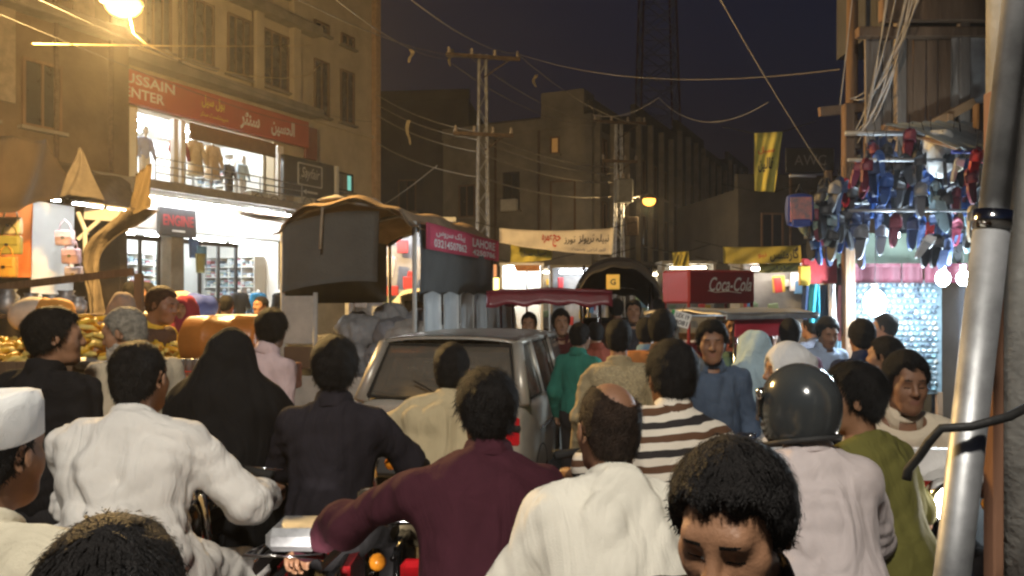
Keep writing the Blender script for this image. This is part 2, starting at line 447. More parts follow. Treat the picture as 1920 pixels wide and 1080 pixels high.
def hand_mesh(curl, h=.0045):
    if curl in HANDS: return HANDS[curl]
    palm = [s_ell((.048, 0, 0), (.052, .041, .016)), s_cap((-.03, 0, 0), (.02, 0, 0), .026, .027)]
    fg = []
    for y, L in ((.030, .068), (.010, .078), (-.011, .072), (-.030, .056)):
        p = Vector((.082 - abs(y) * .25, y, 0)); a = 0.12
        for k, s in enumerate((.45, .32, .23)):
            a += curl * R(62); q = p + Vector((math.cos(a), 0, -math.sin(a))) * L * s
            fg.append(s_cap(p, q, .0090 - .0008 * k, .0084 - .0008 * k)); p = q
    th = [s_cap((.012, .030, -.004), (.045, .055, -.014), .014, .0105), s_cap((.045, .055, -.014), (.072, .052 - .02 * curl, -.018 - .02 * curl), .0105, .0085)]
    pf = union(palm, .02); tf = union(th, .008)
    def f(p):
        d = pf(p); e = fg[0](p)
        for g in fg[1:]: e = np.minimum(e, g(p))
        return smin(smin(d, e, .007), tf(p), .014)
    HANDS[curl] = surfnet(f, (-.06, -.055, -.10), (.175, .085, .03), h); return HANDS[curl]

SKIN = lambda k=0: mat('skin_%d' % k, [(.30, .155, .085), (.22, .11, .062), (.40, .23, .145)][k], .52, var=.16, scale=14, bump=.12, bscale=160, spec=.45)
LIPM = lambda: mat('lips', (.22, .10, .07), .5, bump=0)
EYEW = lambda: mat('eye_white', (.62, .58, .52), .25, bump=0, var=.03)
EYED = lambda: mat('eye_dark', (.012, .008, .006), .2, bump=0)
HAIRM = lambda c='black': mat('hair_' + c, {'black': (.010, .0085, .008), 'brown': (.028, .016, .010), 'grey': (.30, .27, .22), 'henna': (.05, .022, .012), 'white': (.5, .47, .42)}[c],
                              .62, var=.5, scale=40, bump=.6, bscale=220, spec=.22)
def cloth(name, col, var=.10, rough=.9, bump=.25, sc=9): return mat('cloth_' + name, col, rough, var=var, scale=sc, bump=bump, bscale=320, spec=.15, wrinkle=.5)

def person(label, hx, htop, d, pose='stand', yaw=0.0, hyaw=0.0, hpitch=0.0, hroll=0.0, lean=0.0, side=0.0, shirt=None, pants=None,
           sleeve='long', kurta=False, hair='short', hairc='black', skin=0, fat=0.0, arms=None, eyes='open', group=None, extra=None,
           collar=True, seed=None, strands=None, res=None, foldamp=None, curl=.8, name='person', beard=None, wide=1.0, loose=0.0, legs=None, twist=0.0):
    """a person whose head top sits where the photograph has it, at distance d; yaw 0 faces away from the camera"""
    seed = seed if seed is not None else int(hx * 7 + htop)
    rr = random.Random(seed)
    ztop = CAMZ + (HZ - htop) / FPX * d
    if pose == 'ride':
        J = dict(pel=(0, -.02, .86), neck=(0, .10, 1.295), ls=(-.165, .085, 1.235), rs=(.165, .085, 1.235), le=(-.285, .25, 1.02), re=(.285, .25, 1.02),
                 lw=(-.30, .50, .99), rw=(.30, .50, .99), lh=(-.10, 0, .84), rh=(.10, 0, .84), lk=(-.21, .40, .72), rk=(.21, .40, .72), la=(-.20, .20, .31), ra=(.20, .20, .31))
        hbase = 1.545
    else:
        J = dict(pel=(0, 0, .93), neck=(0, -.005, 1.445), ls=(-.167, -.012, 1.375), rs=(.167, -.012, 1.375), le=(-.235, -.03, 1.10), re=(.235, -.03, 1.10),
                 lw=(-.265, .09, .87), rw=(.265, .09, .87), lh=(-.09, 0, .90), rh=(.09, 0, .90), lk=(-.10, .03, .49), rk=(.10, .03, .49), la=(-.10, -.02, .085), ra=(.10, -.02, .085))
        hbase = 1.70
    J = {k: Vector(v) for k, v in J.items()}
    for k in ('ls', 'rs', 'le', 're', 'lw', 'rw'): J[k].x *= wide
    Mr = Euler((-R(lean), R(side), R(twist))).to_matrix()
    for k in ('neck', 'ls', 'rs', 'le', 're') + (('lw', 'rw') if pose == 'stand' else ()): J[k] = J['pel'] + Mr @ (J[k] - J['pel'])
    if arms:
        for k, v in arms.items(): J[k] = Vector(v)
    if legs:
        for k, v in legs.items(): J[k] = Vector(v)
    Mh = Euler((R(hpitch), R(hroll), R(hyaw)), 'XYZ').to_matrix()
    Mh = Matrix.Rotation(R(hyaw), 3, 'Z') @ Matrix.Rotation(R(hpitch), 3, 'X') @ Matrix.Rotation(R(hroll), 3, 'Y')
    hc = J['neck'] + Mr @ Vector((0, .0, .078)) + Mh @ Vector((0, .036, .078))      # head centre
    top_local = hc.z + .128
    sc = 1.0
    if pose == 'stand': sc = max(.80, min(1.10, ztop / top_local)); dz = 0.0
    else: dz = max(-.16, min(.16, ztop - top_local))
    Rz = Matrix.Rotation(R(yaw), 3, 'Z')
    tgt = P(hx, htop, d); off = Rz @ (hc * sc)
    root = empty(name, (tgt.x - off.x, d - off.y, dz if pose != 'stand' else 0), R(yaw), label, 'person', group)
    root.scale = (sc, sc, sc)
    near = d < 3.0; mid = d < 5.2
    h = res or (.0105 if near else .014 if mid else .021)
    # torso frame
    za = (J['neck'] - J['pel']).normalized(); xa = (J['rs'] - J['ls']); xa = (xa - za * xa.dot(za)).normalized(); ya = za.cross(xa)
    T = Matrix((xa, ya, za)).transposed(); tl = (J['neck'] - J['pel']).length
    at = lambda t, y=0.0: J['pel'] + za * (tl * t) + ya * y
    def torso(o, k=.07):
        fs = [s_ell(at(.02), (.158 + fat * .5 + o, .118 + fat + o, .15 + o), T), s_ell(at(.32, .01 + fat * .5), (.152 + fat + o, .108 + fat + o, .19 + o), T),
              s_ell(at(.70), (.168 * wide + fat * .4 + o, .108 + fat * .4 + o, .19 + o), T),
              s_cap(J['ls'].lerp(J['rs'], .05) - za * .012, J['rs'].lerp(J['ls'], .05) - za * .012, .050 + o),
              s_cap(J['neck'] - za * .045, J['ls'].lerp(J['rs'], .22) - za * .01, .042 + o * .5, .036 + o), s_cap(J['neck'] - za * .045, J['rs'].lerp(J['ls'], .22) - za * .01, .042 + o * .5, .036 + o)]
        return fs
    allp = np.array([v[:] for v in J.values()])
    # shirt
    o = .014 + loose
    fs = torso(o); sl = []
    for s in 'lr':
        a, e, w = J[s + 's'], J[s + 'e'], J[s + 'w']
        if sleeve == 'short':
            e2 = a.lerp(e, .78); sl.append(s_cap(a, e2, .053 + o * .5, .058 + o * .7))
        elif sleeve == 'long':
            sl.append(s_cap(a, e, .052 + o * .7, .047 + o * .8)); sl.append(s_cap(e, e.lerp(w, .93), .050 + o * .8, .036 + o * (1.1 if kurta else .5)))
    bodyf = union(fs, .055); slf = union(sl, .03) if sl else None
    if kurta and pose == 'stand':
        skf = union([s_cap((0.05, 0, .92), (.07, .01, .52), .12 + fat, .135 + fat), s_cap((-.05, 0, .92), (-.07, .01, .52), .12 + fat, .135 + fat)], .1); zc = .52
    elif kurta:
        skf = union([s_cap(J['lh'], J['lh'].lerp(J['lk'], .55), .125 + fat, .105), s_cap(J['rh'], J['rh'].lerp(J['rk'], .55), .125 + fat, .105), s_ell((0, -.06, .80), (.19 + fat, .15 + fat, .12))], .08); zc = .64
    else: skf = None; zc = (J['pel'].z - (.11 if pose == 'stand' else .06))
    fa = foldamp if foldamp is not None else (.029 if kurta else .025)
    fseed = seed % 1000
    def cut_neck(p, dd, e):
        return np.maximum(dd, ((p - np.array(J['neck'] + za * e, np.float32)) @ np.array(za, np.float32)) * 0.9 + ((p - np.array(J['neck'], np.float32)) @ np.array(ya, np.float32)) * .45)
    colf = s_torus(J['neck'] + za * .030 - ya * .002, za - ya * -.32, .066, .016) if collar else None
    lws, rws = np.array(J['lw'], np.float32), np.array(J['rw'], np.float32)
    def shirt_f(p):
        dd = bodyf(p)
        if slf is not None: dd = smin(dd, slf(p), .045)
        if skf is not None: dd = smin(dd, skf(p), .07)
        dd = dd + folds(p, fseed, fa, (.3 * (1 if seed % 2 else -1), .1, 1.0), .13) + folds(p, fseed + 5, fa * .40, (1, .2, .5), .07)
        dd = np.maximum(dd, zc + .012 * np.sin(p[:, 0] * 18) - p[:, 2])
        dd = cut_neck(p, dd, .004)
        if colf is not None: dd = smin(dd, colf(p), .008)
        return dd
    keys = ['neck', 'ls', 'rs', 'le', 're', 'pel', 'lh', 'rh'] + (['lw', 'rw'] if sleeve == 'long' else [])
    pts = np.array([J[k][:] for k in keys]); lo = pts.min(0) - .20 - fat; hi = pts.max(0) + .20 + fat
    lo[2] = zc - .03; hi[2] = max(J['neck'].z + .10, pts[:, 2].max() + .09)
    V, F = surfnet(shirt_f, lo, hi, h)
    mesh_obj('shirt', V, F, shirt, root, True)
    if collar:
        n = 30; prof = [(.0585, .062), (.062, .066), (.070, .060), (.089, -.006), (.083, -.012), (.064, .004), (.0585, .03)] if not kurta else [(.060, -.005), (.0590, .046), (.0625, .050), (.067, .044), (.076, -.006)]
        Vc = []
        for q_ in prof:
            for k_ in range(n + 1):
                a_ = R(-90 + 24 + (360 - 48) * k_ / n) + math.pi
                Vc.append(J['neck'] + xa * (q_[0] * 1.04 * math.cos(a_)) + ya * (q_[0] * 1.02 * math.sin(a_) - .006) + za * (q_[1] - .006 - .016 * math.sin(a_) + .002 * math.sin(a_ * 5 + seed)))
        Fc = [(i_ * (n + 1) + k_, i_ * (n + 1) + k_ + 1, (i_ + 1) * (n + 1) + k_ + 1, (i_ + 1) * (n + 1) + k_) for i_ in range(len(prof) - 1) for k_ in range(n)]
        mesh_obj('collar', Vc, Fc, shirt, root, True)
    # trousers
    pf = [s_ell((J['pel'] - Vector((0, .01, .05))), (.165 + fat * .6, .13 + fat * .8, .13))]
    lr = .016 if kurta else .006
    for s in 'lr':
        pf += [s_cap(J[s + 'h'], J[s + 'k'], .088 + lr, .068 + lr), s_cap(J[s + 'k'], J[s + 'a'] + Vector((0, 0, .03)), .066 + lr, .052 + lr * 1.5)]
    pu = union(pf, .05)
    pts = np.array([J[k][:] for k in ('pel', 'lh', 'rh', 'lk', 'rk', 'la', 'ra')])
    V, F = surfnet(lambda p: np.maximum(pu(p) + folds(p, fseed + 9, .007, (.1, .3, 1), .09), J['la'].z - .005 - p[:, 2]), pts.min(0) - .16 - fat, pts.max(0) + .16 + fat, max(h, .0145) if near else max(h, .02))
    mesh_obj('trousers', V, F, pants or cloth('dark_trousers', (.035, .033, .035)), root, True)
    for s in 'lr':
        a = J[s + 'a']
        MB().ball(a + Vector((0, .07, -.045)), (.045, .135, .042), 12).ball(a + Vector((0, -.01, -.01)), (.042, .06, .07), 10).build('shoe', mat('shoe_leather', (.03, .02, .014), .45), root, True)
    # body: head + neck, torso and limbs under the clothes, hands
    bs = torso(-.016)
    for s in 'lr':
        bs += [s_cap(J[s + 's'], J[s + 'e'], .044, .037), s_cap(J[s + 'e'], J[s + 'w'], .036, .025), s_cap(J[s + 'h'], J[s + 'k'], .075, .052), s_cap(J[s + 'k'], J[s + 'a'], .05, .036)]
    bs.append(s_cap(J['neck'] - za * .05, J['neck'] + za * .04, .056, .05))
    V1, F1 = surfnet(union(bs, .035), allp.min(0) - .14 - fat, allp.max(0) + .14 + fat, .014 if (sleeve != 'long' and mid) else .026)
    if d > 2: eyes = 'closed'
    HV, HF, HI = head_mesh('man', .0036 if d < 1.6 else (.0045 if d < 4 else .007), eyes)
    hs_ = np.array([rr.uniform(.94, 1.05), rr.uniform(.96, 1.05), rr.uniform(.97, 1.04)]); Mn = np.array(Mh) * hs_[None, :]; HVt = HV @ Mn.T + np.array(hc)
    vs = [V1, HVt]; fs_ = [F1, HF + len(V1)]; mi = [np.zeros(len(F1), int), HI]; nv = len(V1) + len(HV)
    for s in 'lr':
        w, e = J[s + 'w'], J[s + 'e']
        X = (w - e).normalized(); Z = Vector((0, 0, 1)); Z = (Z - X * Z.dot(X))
        Z = Z.normalized() if Z.length > .2 else Vector((0, -1, 0)); 
        if abs(X.z) > .8: Z = Vector((-1 if s == 'l' else 1, 0, 0)); Z = (Z - X * Z.dot(X)).normalized()
        Y = Z.cross(X)
        HV2, HF2 = hand_mesh(curl, .0045 if mid else .007)
        sg = -1 if s == 'r' and False else 1
        Vv = HV2.copy(); flip = (s == 'r') != (abs(X.z) > .8)
        if not flip: Vv[:, 1] *= -1
        vs.append(Vv @ np.array(Matrix((X, Y, Z))) + np.array(w)); Fv = HF2 if flip else HF2[:, ::-1]
        fs_.append(Fv + nv); mi.append(np.zeros(len(HF2), int)); nv += len(HV2)
    mesh_obj('body', np.concatenate(vs), np.concatenate(fs_), [SKIN(skin), LIPM(), EYEW(), EYED(), HAIRM('black' if hairc == 'henna' else hairc)], root, True, np.concatenate(mi))
    # hair
    if hair:
        ns = strands if strands is not None else (9000 if d < 1.6 else 6000 if near else 3500 if mid else 600)
        V, F = hair_mesh(hair, .0045 if d < 4 else .008, ns, seed % 3)
        mesh_obj('hair', V @ Mn.T + np.array(hc), F, HAIRM(hairc), root, True)
    if beard:
        bf = union([s_ell((0, .032, -.056), (.064, .066, .078)), s_cap((-.02, .075, -.10), (.02, .075, -.10), .026)], .03)
        def bfun(p):
            dd = bf(p) + .004 * np.sin(p[:, 0] * 300) * np.sin(p[:, 2] * 260 + 1)
            dd = np.maximum(dd, p[:, 2] + .040 + 1.2 * np.maximum(np.abs(p[:, 0]) - .03, 0) * -1.0); dd = np.maximum(dd, -s_cap((-.016, .10, -.061), (.016, .10, -.061), .014)(p))
            mst = s_cap((-.028, .082, -.050), (.028, .082, -.050), .009)(p)
            return np.maximum(np.minimum(dd, mst), -(p[:, 1] - .005))
        V, F = surfnet(bfun, (-.09, -.02, -.16), (.09, .13, 0), .006)
        mesh_obj('beard', V @ Mn.T + np.array(hc), F, HAIRM(beard), root, True)
    root['_hc'] = hc[:]; root['_J'] = 0
    if extra: extra(root, hc, Mh, J, za, ya, xa, h)
    del root['_hc']; del root['_J']
    return root
# ------------------------------------------------------------------ the setting
M_ASPH = mat('asphalt', (.05, .048, .045), .85, var=.3, scale=2.5, bump=.5, bscale=90)
M_PAVE = mat('pavement', (.22, .2, .17), .85, var=.25, scale=3, bump=.4)
M_CREAM = mat('cream_plaster', (.50, .42, .29), .9, var=.22, scale=1.2, bump=.25, bscale=18, col2=(.56, .48, .34))
M_BROWNP = mat('brown_plaster', (.125, .09, .055), .9, var=.4, scale=1.0, bump=.35, bscale=12)
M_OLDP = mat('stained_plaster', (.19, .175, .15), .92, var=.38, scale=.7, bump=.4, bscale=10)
M_DARKP = mat('sooty_plaster', (.055, .052, .05), .92, var=.4, scale=.8, bump=.4, bscale=9)
M_SLAB = mat('concrete_slab', (.20, .18, .15), .9, var=.3, scale=2, bump=.35, bscale=25)
M_WHITE = mat('white_paint', (.78, .77, .73), .6, var=.06, scale=2, bump=.05)
M_BLACK = mat('black_frame', (.02, .02, .021), .45, var=.2)
M_WOOD = mat('old_wood', (.15, .09, .05), .8, var=.4, scale=5, bump=.5, bscale=40, stretch=(1, 1, .15))
M_STEEL = mat('galvanised_steel', (.40, .405, .41), .48, metal=.65, var=.4, scale=7, bump=.03, bscale=30)
M_RUST = mat('rusty_iron', (.11, .075, .05), .8, metal=.3, var=.5, scale=12, bump=.5)
M_TUBE = emit_mat('tube_glow', (.92, .97, 1.0), 190.0)
M_TUBEIN = emit_mat('shop_tube_glow', (.90, .97, 1.0), 230.0)
M_CHROME = mat('chrome', (.7, .7, .7), .12, metal=1.0, var=.05, bump=0)
M_GLASSD = mat('dark_window_glass', (.03, .032, .035), .12, var=.3, bump=.05, spec=.8)
M_CABLE = mat('black_cable', (.018, .017, .016), .6)
M_WIRE = mat('bare_wire', (.30, .27, .22), .5, metal=.4)

MB().sheet(lambda u, v: ((u - .5) * 400, -60 + v * 400, 0), 2, 2).build('ground', M_ASPH); tag(bpy.data.objects['ground'], kind='structure')
rd = MB(); rd.sheet(lambda u, v: (-5.2 + u * 9.6 + v * 12, -8 + v * 30 , .004), 6, 10); o = rd.build('road', mat('road_asphalt', (.06, .057, .052), .7, var=.35, scale=1.5, bump=.5, bscale=70)); tag(o, kind='structure')
FO = Vector((-8.17, 22.0, 0)); FU = Vector((.4407, .8976, 0)); FR = math.atan2(.8976, .4407); FN = Vector((.8976, -.4407, 0))
def FT(px, py):
    k = (px - 960) / FPX; t = (22 * k + 8.17) / (.4407 - .8976 * k); Y = 22 + .8976 * t
    return t, CAMZ + (HZ - py) / FPX * Y
def FW(t, z, out=0.0): return FO + FU * t + FN * out + Vector((0, 0, z))
pv = MB(); pv.box((0, -1.6, .065), (26, 3.2, .13), bev=.02); o = pv.build('pavement', M_PAVE); o.location = FO; o.rotation_euler = (0, 0, FR); tag(o, kind='structure')

def tube_light(loc, length, rz, label, group=None, m=None, tilt=0.0):
    r = empty('tube_light', loc, rz, label, 'tube light', group)
    r.rotation_euler = (0, tilt, rz)
    MB().box((0, 0, .035), (length, .05, .04)).build('housing', M_WHITE, r)
    MB().cyl((-length / 2 + .03, 0, 0), (length / 2 - .03, 0, 0), .016, n=8).build('tube', m or M_TUBE, r, True)
    return r
def window(parent, x0, x1, z0, z1, y=-.02, frame=M_WOOD, pane=M_GLASSD, bars=1, name='window'):
    w = MB()
    w.box(((x0 + x1) / 2, y, z1 - .03), (x1 - x0, .08, .06)); w.box(((x0 + x1) / 2, y, z0 + .03), (x1 - x0, .08, .06))
    w.box((x0 + .03, y, (z0 + z1) / 2), (.06, .078, z1 - z0 - .12)); w.box((x1 - .03, y, (z0 + z1) / 2), (.06, .078, z1 - z0 - .12))
    for b in range(bars):
        xx = x0 + (x1 - x0) * (b + 1) / (bars + 1); w.box((xx, y, (z0 + z1) / 2), (.035, .07, z1 - z0 - .13))
    wo = w.build(name, frame, parent)
    MB().box(((x0 + x1) / 2, y + .02, (z0 + z1) / 2), (x1 - x0 - .1, .012, z1 - z0 - .1)).build('pane', pane, wo)
    MB().box(((x0 + x1) / 2, y - .05, z0 - .04), (x1 - x0 + .16, .16, .07)).build('sill', M_SLAB, wo)
    return wo

# ---- corner building with the clothes shops
bld = empty('corner_building', FO, FR, 'cream corner building with clothes shops behind a red shop sign', 'building')
w = MB(); TH = .3; H0 = 19
T0, T1 = -3.4, 7.5
w.box(((T0 - 3.25) / 2 , .15, 1.75), (-3.25 - T0 , TH, 3.5)); 
w.box((5.25, .15, 1.75), (4.5, TH, 3.5))                       # ground floor right of shop
w.box(((T0 + T1) / 2, .15, 4.1), (T1 - T0, TH, 1.2))           # band above shop
w.box(((T0 - 2.42) / 2, .15, 5.55), (-2.42 - T0, TH, 1.7)); w.box(((2.35 + T1) / 2, .15, 5.55), (T1 - 2.35, TH, 1.7))
w.box(((T0 + T1) / 2, .15, (6.4 + H0) / 2), (T1 - T0, TH, H0 - 6.4))
w.box((T1 - .15, 5.3, H0 / 2), (.3, 10, H0)); w.box((T0 + .15, 5.3, H0 / 2), (.3, 10, H0))
w.box(((T0 + T1) / 2, 10.4, H0 / 2), (T1 - T0, .2, H0)); w.box(((T0 + T1) / 2, 5.3, H0 + .1), (T1 - T0 + .4, 10.6, .2))
w.build('wall', M_CREAM, bld)
MB().box((T1 - .12, -.1, H0 / 2 + 1.5), (.3, .2, H0 - 3), bev=.02).build('pilaster', mat('orange_plaster', (.42, .28, .16), .9, var=.2), bld)
for px in (478, 548):
    t, z = FT(px, 60); MB().box((t, -.11, 13.3), (.34, .22, 11.2), bev=.015).build('pilaster', M_CREAM, bld)
MB().box((.35, -.28, 7.52), (7.3, .56, .26), bev=.02).build('cornice', M_SLAB, bld)
MB().box((.4, -.22, 10.15), (7.4, .44, .3), bev=.02).build('cornice', M_SLAB, bld)
MB().box((5.75, -.06, 7.42), (3.3, .12, .10), bev=.01).build('string_course', M_CREAM, bld)
for (xa, ya, xb, yb) in ((588, 35, 616, 70), (638, 60, 663, 94), (588, 108, 616, 222), (637, 128, 663, 236)):
    t0, z1 = FT(xa, ya); t1, z0 = FT(xb, yb); window(bld, t0, t1, z0, z1, frame=M_WOOD, bars=1)
for k, (xa, xb, ya, yb) in enumerate(((268, 320, 20, 100), (345, 400, 20, 110), (425, 470, 30, 130), (492, 540, 60, 160))):
    t0, z1 = FT(xa, ya); t1, z0 = FT(xb, yb); window(bld, t0, t1, 8.0, 9.7, frame=M_WOOD, bars=2)
    window(bld, t0, t1, 10.9, 12.6, frame=M_WOOD, bars=2)
for x in (-1.2, 1.4):
    MB().cyl((x, -.08, 7.7), (x, -.08, 18), .045, n=8).build('drain_pipe', M_RUST, bld)
MB().box((5.3, -.03, 5.45), (1.0, .05, 1.0)).build('shutter', mat('grey_shutter', (.2, .2, .18), .6), bld)
t0, z1 = FT(617, 318); t1, z0 = FT(660, 362)
window(bld, t0, t1, z0, z1, frame=M_BLACK, pane=mat('green_lit_pane', (.1, .3, .25), .3, emit=(.25, .8, .65), estr=.55), bars=1)
# shop rooms (white inside)
def room(x0, x1, z0, z1, dep, m, name):
    r = MB(); r.box(((x0 + x1) / 2, dep, (z0 + z1) / 2), (x1 - x0, .1, z1 - z0)); r.box(((x0 + x1) / 2, dep / 2 + .2, z0 - .05), (x1 - x0, dep - .4, .1)); r.box(((x0 + x1) / 2, dep / 2 + .2, z1 + .05), (x1 - x0, dep - .4, .1))
    for x in (x0 - .05, x1 + .05): r.box((x, dep / 2 + .2, (z0 + z1) / 2), (.1, dep - .4, z1 - z0))
    return r.build(name, m, bld)
room(-3.2, 2.95, .14, 3.45, 3.4, M_WHITE, 'shop_room'); room(-2.4, 2.3, 4.45, 6.4, 3.0, M_WHITE, 'showroom')
# ground floor shop front
MB().box((-.15, -.12, 3.72), (6.5, .24, .62), bev=.02).build('fascia', mat('white_fascia', (.8, .8, .78), .4, var=.04), bld)
for (xa, xb) in ((190, 300), (340, 445)):
    ta, _ = FT(xa, 500); tb, _ = FT(xb, 500)
    n = 3
    for i in range(n + 1):
        MB().box((ta + (tb - ta) * i / n, .06, 1.62), (.07, .07, 3.1)).build('door_post', M_BLACK, bld)
    MB().box(((ta + tb) / 2, .06, 3.2), (tb - ta + .1, .09, .12)).build('door_head', M_BLACK, bld)
    for i in range(n):
        MB().sheet(lambda u, v: (ta + (tb - ta) * (i + .5) / n + (u - .5) * ((tb - ta) / n - .08), .06, .12 + v * 3.0), 1, 1).build('glass_pane', glass_mat('shop_glass', (.97, .98, .98), .0, .02, (0, .02)), bld)
t_, _ = FT(318, 480); MB().box((t_, -.05, 1.72), (.42, .5, 3.44), bev=.02).build('column', M_SLAB, bld)
t_, _ = FT(243, 300); MB().box((t_, -.06, 5.4), (.2, .12, 1.9), bev=.01).build('window_jamb', M_WHITE, bld)
for px in (332, 346):
    t_, _ = FT(px, 300); MB().box((t_, .1, 5.42), (.14, .14, 1.9)).build('mullion', M_WHITE, bld)
t_, _ = FT(521, 320); MB().box((t_, -.04, 5.3), (.25, .16, 2.0), bev=.01).build('window_jamb', M_WHITE, bld)
ta, _ = FT(352, 280); tb, _ = FT(512, 300); MB().box(((ta + tb) / 2, -.08, 6.12), (tb - ta, .06, .42)).build('roller_box', mat('brown_board', (.16, .10, .055), .6), bld)
MB().box((-.1, -.45, 4.42), (6.4, 1.0, .22), bev=.02).build('balcony_slab', M_SLAB, bld)
for z in (4.72, 4.9, 5.08):
    MB().cyl((-2.6, -.85, z), (2.6, -.85, z), .018, n=6).build('railing_bar', M_STEEL, bld, True)
for x in np.linspace(-2.6, 2.6, 7): MB().cyl((x, -.85, 4.5), (x, -.85, 5.1), .018, n=6).build('railing_post', M_STEEL, bld, True)
# shelves with folded clothes
def cloth_cols(): return [mat('fold_%d' % i, c, .9, var=.15) for i, c in enumerate(((.55, .6, .66), (.25, .36, .45), (.7, .7, .68), (.12, .16, .22), (.45, .5, .52), (.35, .12, .14), (.6, .55, .4), (.2, .3, .3)))]
for (x0, x1, zb, y, rows, lab, side) in ((-3.05, -1.15, .2, 2.9, 9, 'tall shelf of folded clothes left of the column inside the bright ground floor shop', 0), (-.75, 1.35, .2, 2.9, 9, 'tall shelf of folded clothes right of the column inside the bright ground floor shop', 0),
                              (-3.0, -.9, .2, 2.68, 9, 'tall shelf of folded clothes along the end wall of the bright ground floor shop', 1),
                              (-2.3, -1.1, 4.5, 2.6, 6, 'shelf of folded garments in the upstairs showroom behind the blue and white mannequin', 0), (-2.7, -1.1, 4.5, 2.05, 5, 'shelf of folded garments on the end wall of the upstairs showroom', 1)):
    sh = empty('clothes_shelf', FW(0, 0), FR - (R(90) if side else 0), lab, 'shelf')
    f = MB(); hh = .31
    for i in range(rows + 1): f.box(((x0 + x1) / 2, y, zb + i * hh), (x1 - x0, .45, .025))
    for x in np.arange(x0, x1 + .01, (x1 - x0) / 4): f.box((x, y, zb + rows * hh / 2), (.025, .449, rows * hh))
    f.build('rack', M_WHITE, sh)
    g = MB(); cc = cloth_cols()
    for i in range(rows):
        x = x0 + .1
        while x < x1 - .1:
            wd = rnd.uniform(.13, .2); z = zb + i * hh + .014; n = rnd.randint(2, 5)
            for k in range(n):
                g.box((x + wd / 2 - .03, y - .05 + rnd.uniform(-.02, .02), z + .025), (wd - .02, .3, .045), mi=rnd.randrange(len(cc)), bev=.008); z += .05
            x += wd
    o = g.build('folded_clothes', cc, sh); o['kind'] = 'stuff'
for i, (x, y, z, ln) in enumerate(((-2.3, 1.0, 3.38, 1.2), (-.8, 1.0, 3.38, 1.2), (.8, 1.0, 3.38, 1.2), (2.2, 1.0, 3.38, 1.2), (-1.6, 2.2, 3.38, 1.2), (.6, 2.2, 3.38, 1.2))):
    tube_light(FW(x, z, -y), ln, FR, 'white tube light on the ceiling of the bright ground floor clothes shop', 'ground floor shop ceiling tubes', M_TUBEIN)
for i, (x, y) in enumerate(((-1.8, .9), (-.3, .9), (1.2, .9), (-1.2, 2.0), (.6, 2.0))):
    tube_light(FW(x, 6.33, -y), 1.2, FR, 'white tube light on the ceiling of the upstairs showroom', 'showroom ceiling tubes', M_TUBEIN)
for i, px in enumerate((262, 300, 352, 395, 440, 490)):
    t_, _ = FT(px, 400); tube_light(FW(t_, 4.16, .62), 1.1, FR, 'white tube light under the balcony edge above the bright shop front', 'tubes under the balcony edge')

# signs on the building
M_RED = mat('red_signboard', (.42, .062, .028), .55, var=.10, scale=1.5, bump=.05)
M_SIGNW = mat('sign_white', (.8, .78, .74), .5, var=.04, bump=0); M_SIGNY = mat('sign_yellow', (.75, .58, .05), .5, bump=0)
sg = empty('shop_sign', FW(0, 0), FR, 'long red signboard with white and yellow Urdu lettering over the upstairs showroom', 'sign')
ta, tb = -3.9, FT(556, 240)[0]
MB().box(((ta + tb) / 2, -.42, 6.74), (tb - ta, .16, .80), bev=.015).build('board', M_RED, sg)
MB().box((tb + .3, -.30, 6.55), (.55, .1, 1.0), bev=.01).build('end_board', mat('brown_red_board', (.2, .05, .03), .6), sg)
Yl = -.503
def ft_mid(px): return FT(px, 200)[0] - .12
lettering('letters', 'HUSSAIN', 1.78, M_SIGNW, sg, (ft_mid(272) - .30, Yl, 6.93), bold=.02, height=.25)
lettering('letters', 'CENTER', 1.42, M_SIGNW, sg, (ft_mid(258) - .22, Yl, 6.60), bold=.02, height=.25)
lettering('letters', urdu('ہول سیل'), .78, M_SIGNY, sg, (ft_mid(381), Yl, 6.87), bold=.015, height=.34)
lettering('letters', urdu('سپیشلسٹ سنٹر'), .95, M_SIGNY, sg, (ft_mid(383), Yl, 6.52), height=.16)
lettering('letters', urdu('سنٹر'), .74, M_SIGNW, sg, (ft_mid(450), Yl, 6.66), bold=.03, height=.50)
lettering('letters', urdu('الحسین'), .98, M_SIGNW, sg, (ft_mid(512), Yl, 6.70), bold=.03, height=.52)
sg = empty('shop_sign', FW(0, 0), FR, 'black signboard with silver script and a left arrow beside the upstairs showroom', 'sign')
ta = FT(520, 300)[0]; tb = FT(614, 300)[0]; tm = (ta + tb) / 2 - .15; zz = 5.42
MB().box((tm, -.32, zz), (tb - ta, .14, 1.18), bev=.015).build('board', mat('black_sign', (.035, .036, .04), .35), sg)
M_SILV = mat('silver_letters', (.62, .62, .62), .4, bump=0)
b = MB()
for (x, z, sx, sz) in ((tm, zz + .43, 1.1, .03), (tm, zz - .22, 1.1, .03), (tm - .55, zz + .105, .03, .62), (tm + .55, zz + .105, .03, .62)): b.box((x, -.40, z), (sx, .02, sz))
b.build('border', M_SILV, sg)
lettering('letters', 'Sayfair', .86, M_SILV, sg, (tm + .03, -.397, zz + .12), shear=.35, height=.42)
MB().lathe([(.20, 0), (.20, .012), (.175, .012), (.175, 0)], 24, (tm - .33, -.395, zz + .12), 'Y').build('ring', M_SILV, sg)
MB().add([(tm - .35, -.397, zz - .42), (tm - .17, -.397, zz - .34), (tm - .17, -.397, zz - .50)], [(0, 2, 1)]).build('arrow', M_SILV, sg)
MB().box((tm + .1, -.397, zz - .42), (.5, .008, .06)).build('arrow_shaft', M_SILV, sg)
MB().box((tb + .02, -.25, zz), (.12, .3, 1.2)).build('side_plate', M_WHITE, sg)
sg = empty('shop_sign', FW(0, 0), FR, 'small black signboard with red letters over the ground floor shop door', 'sign')
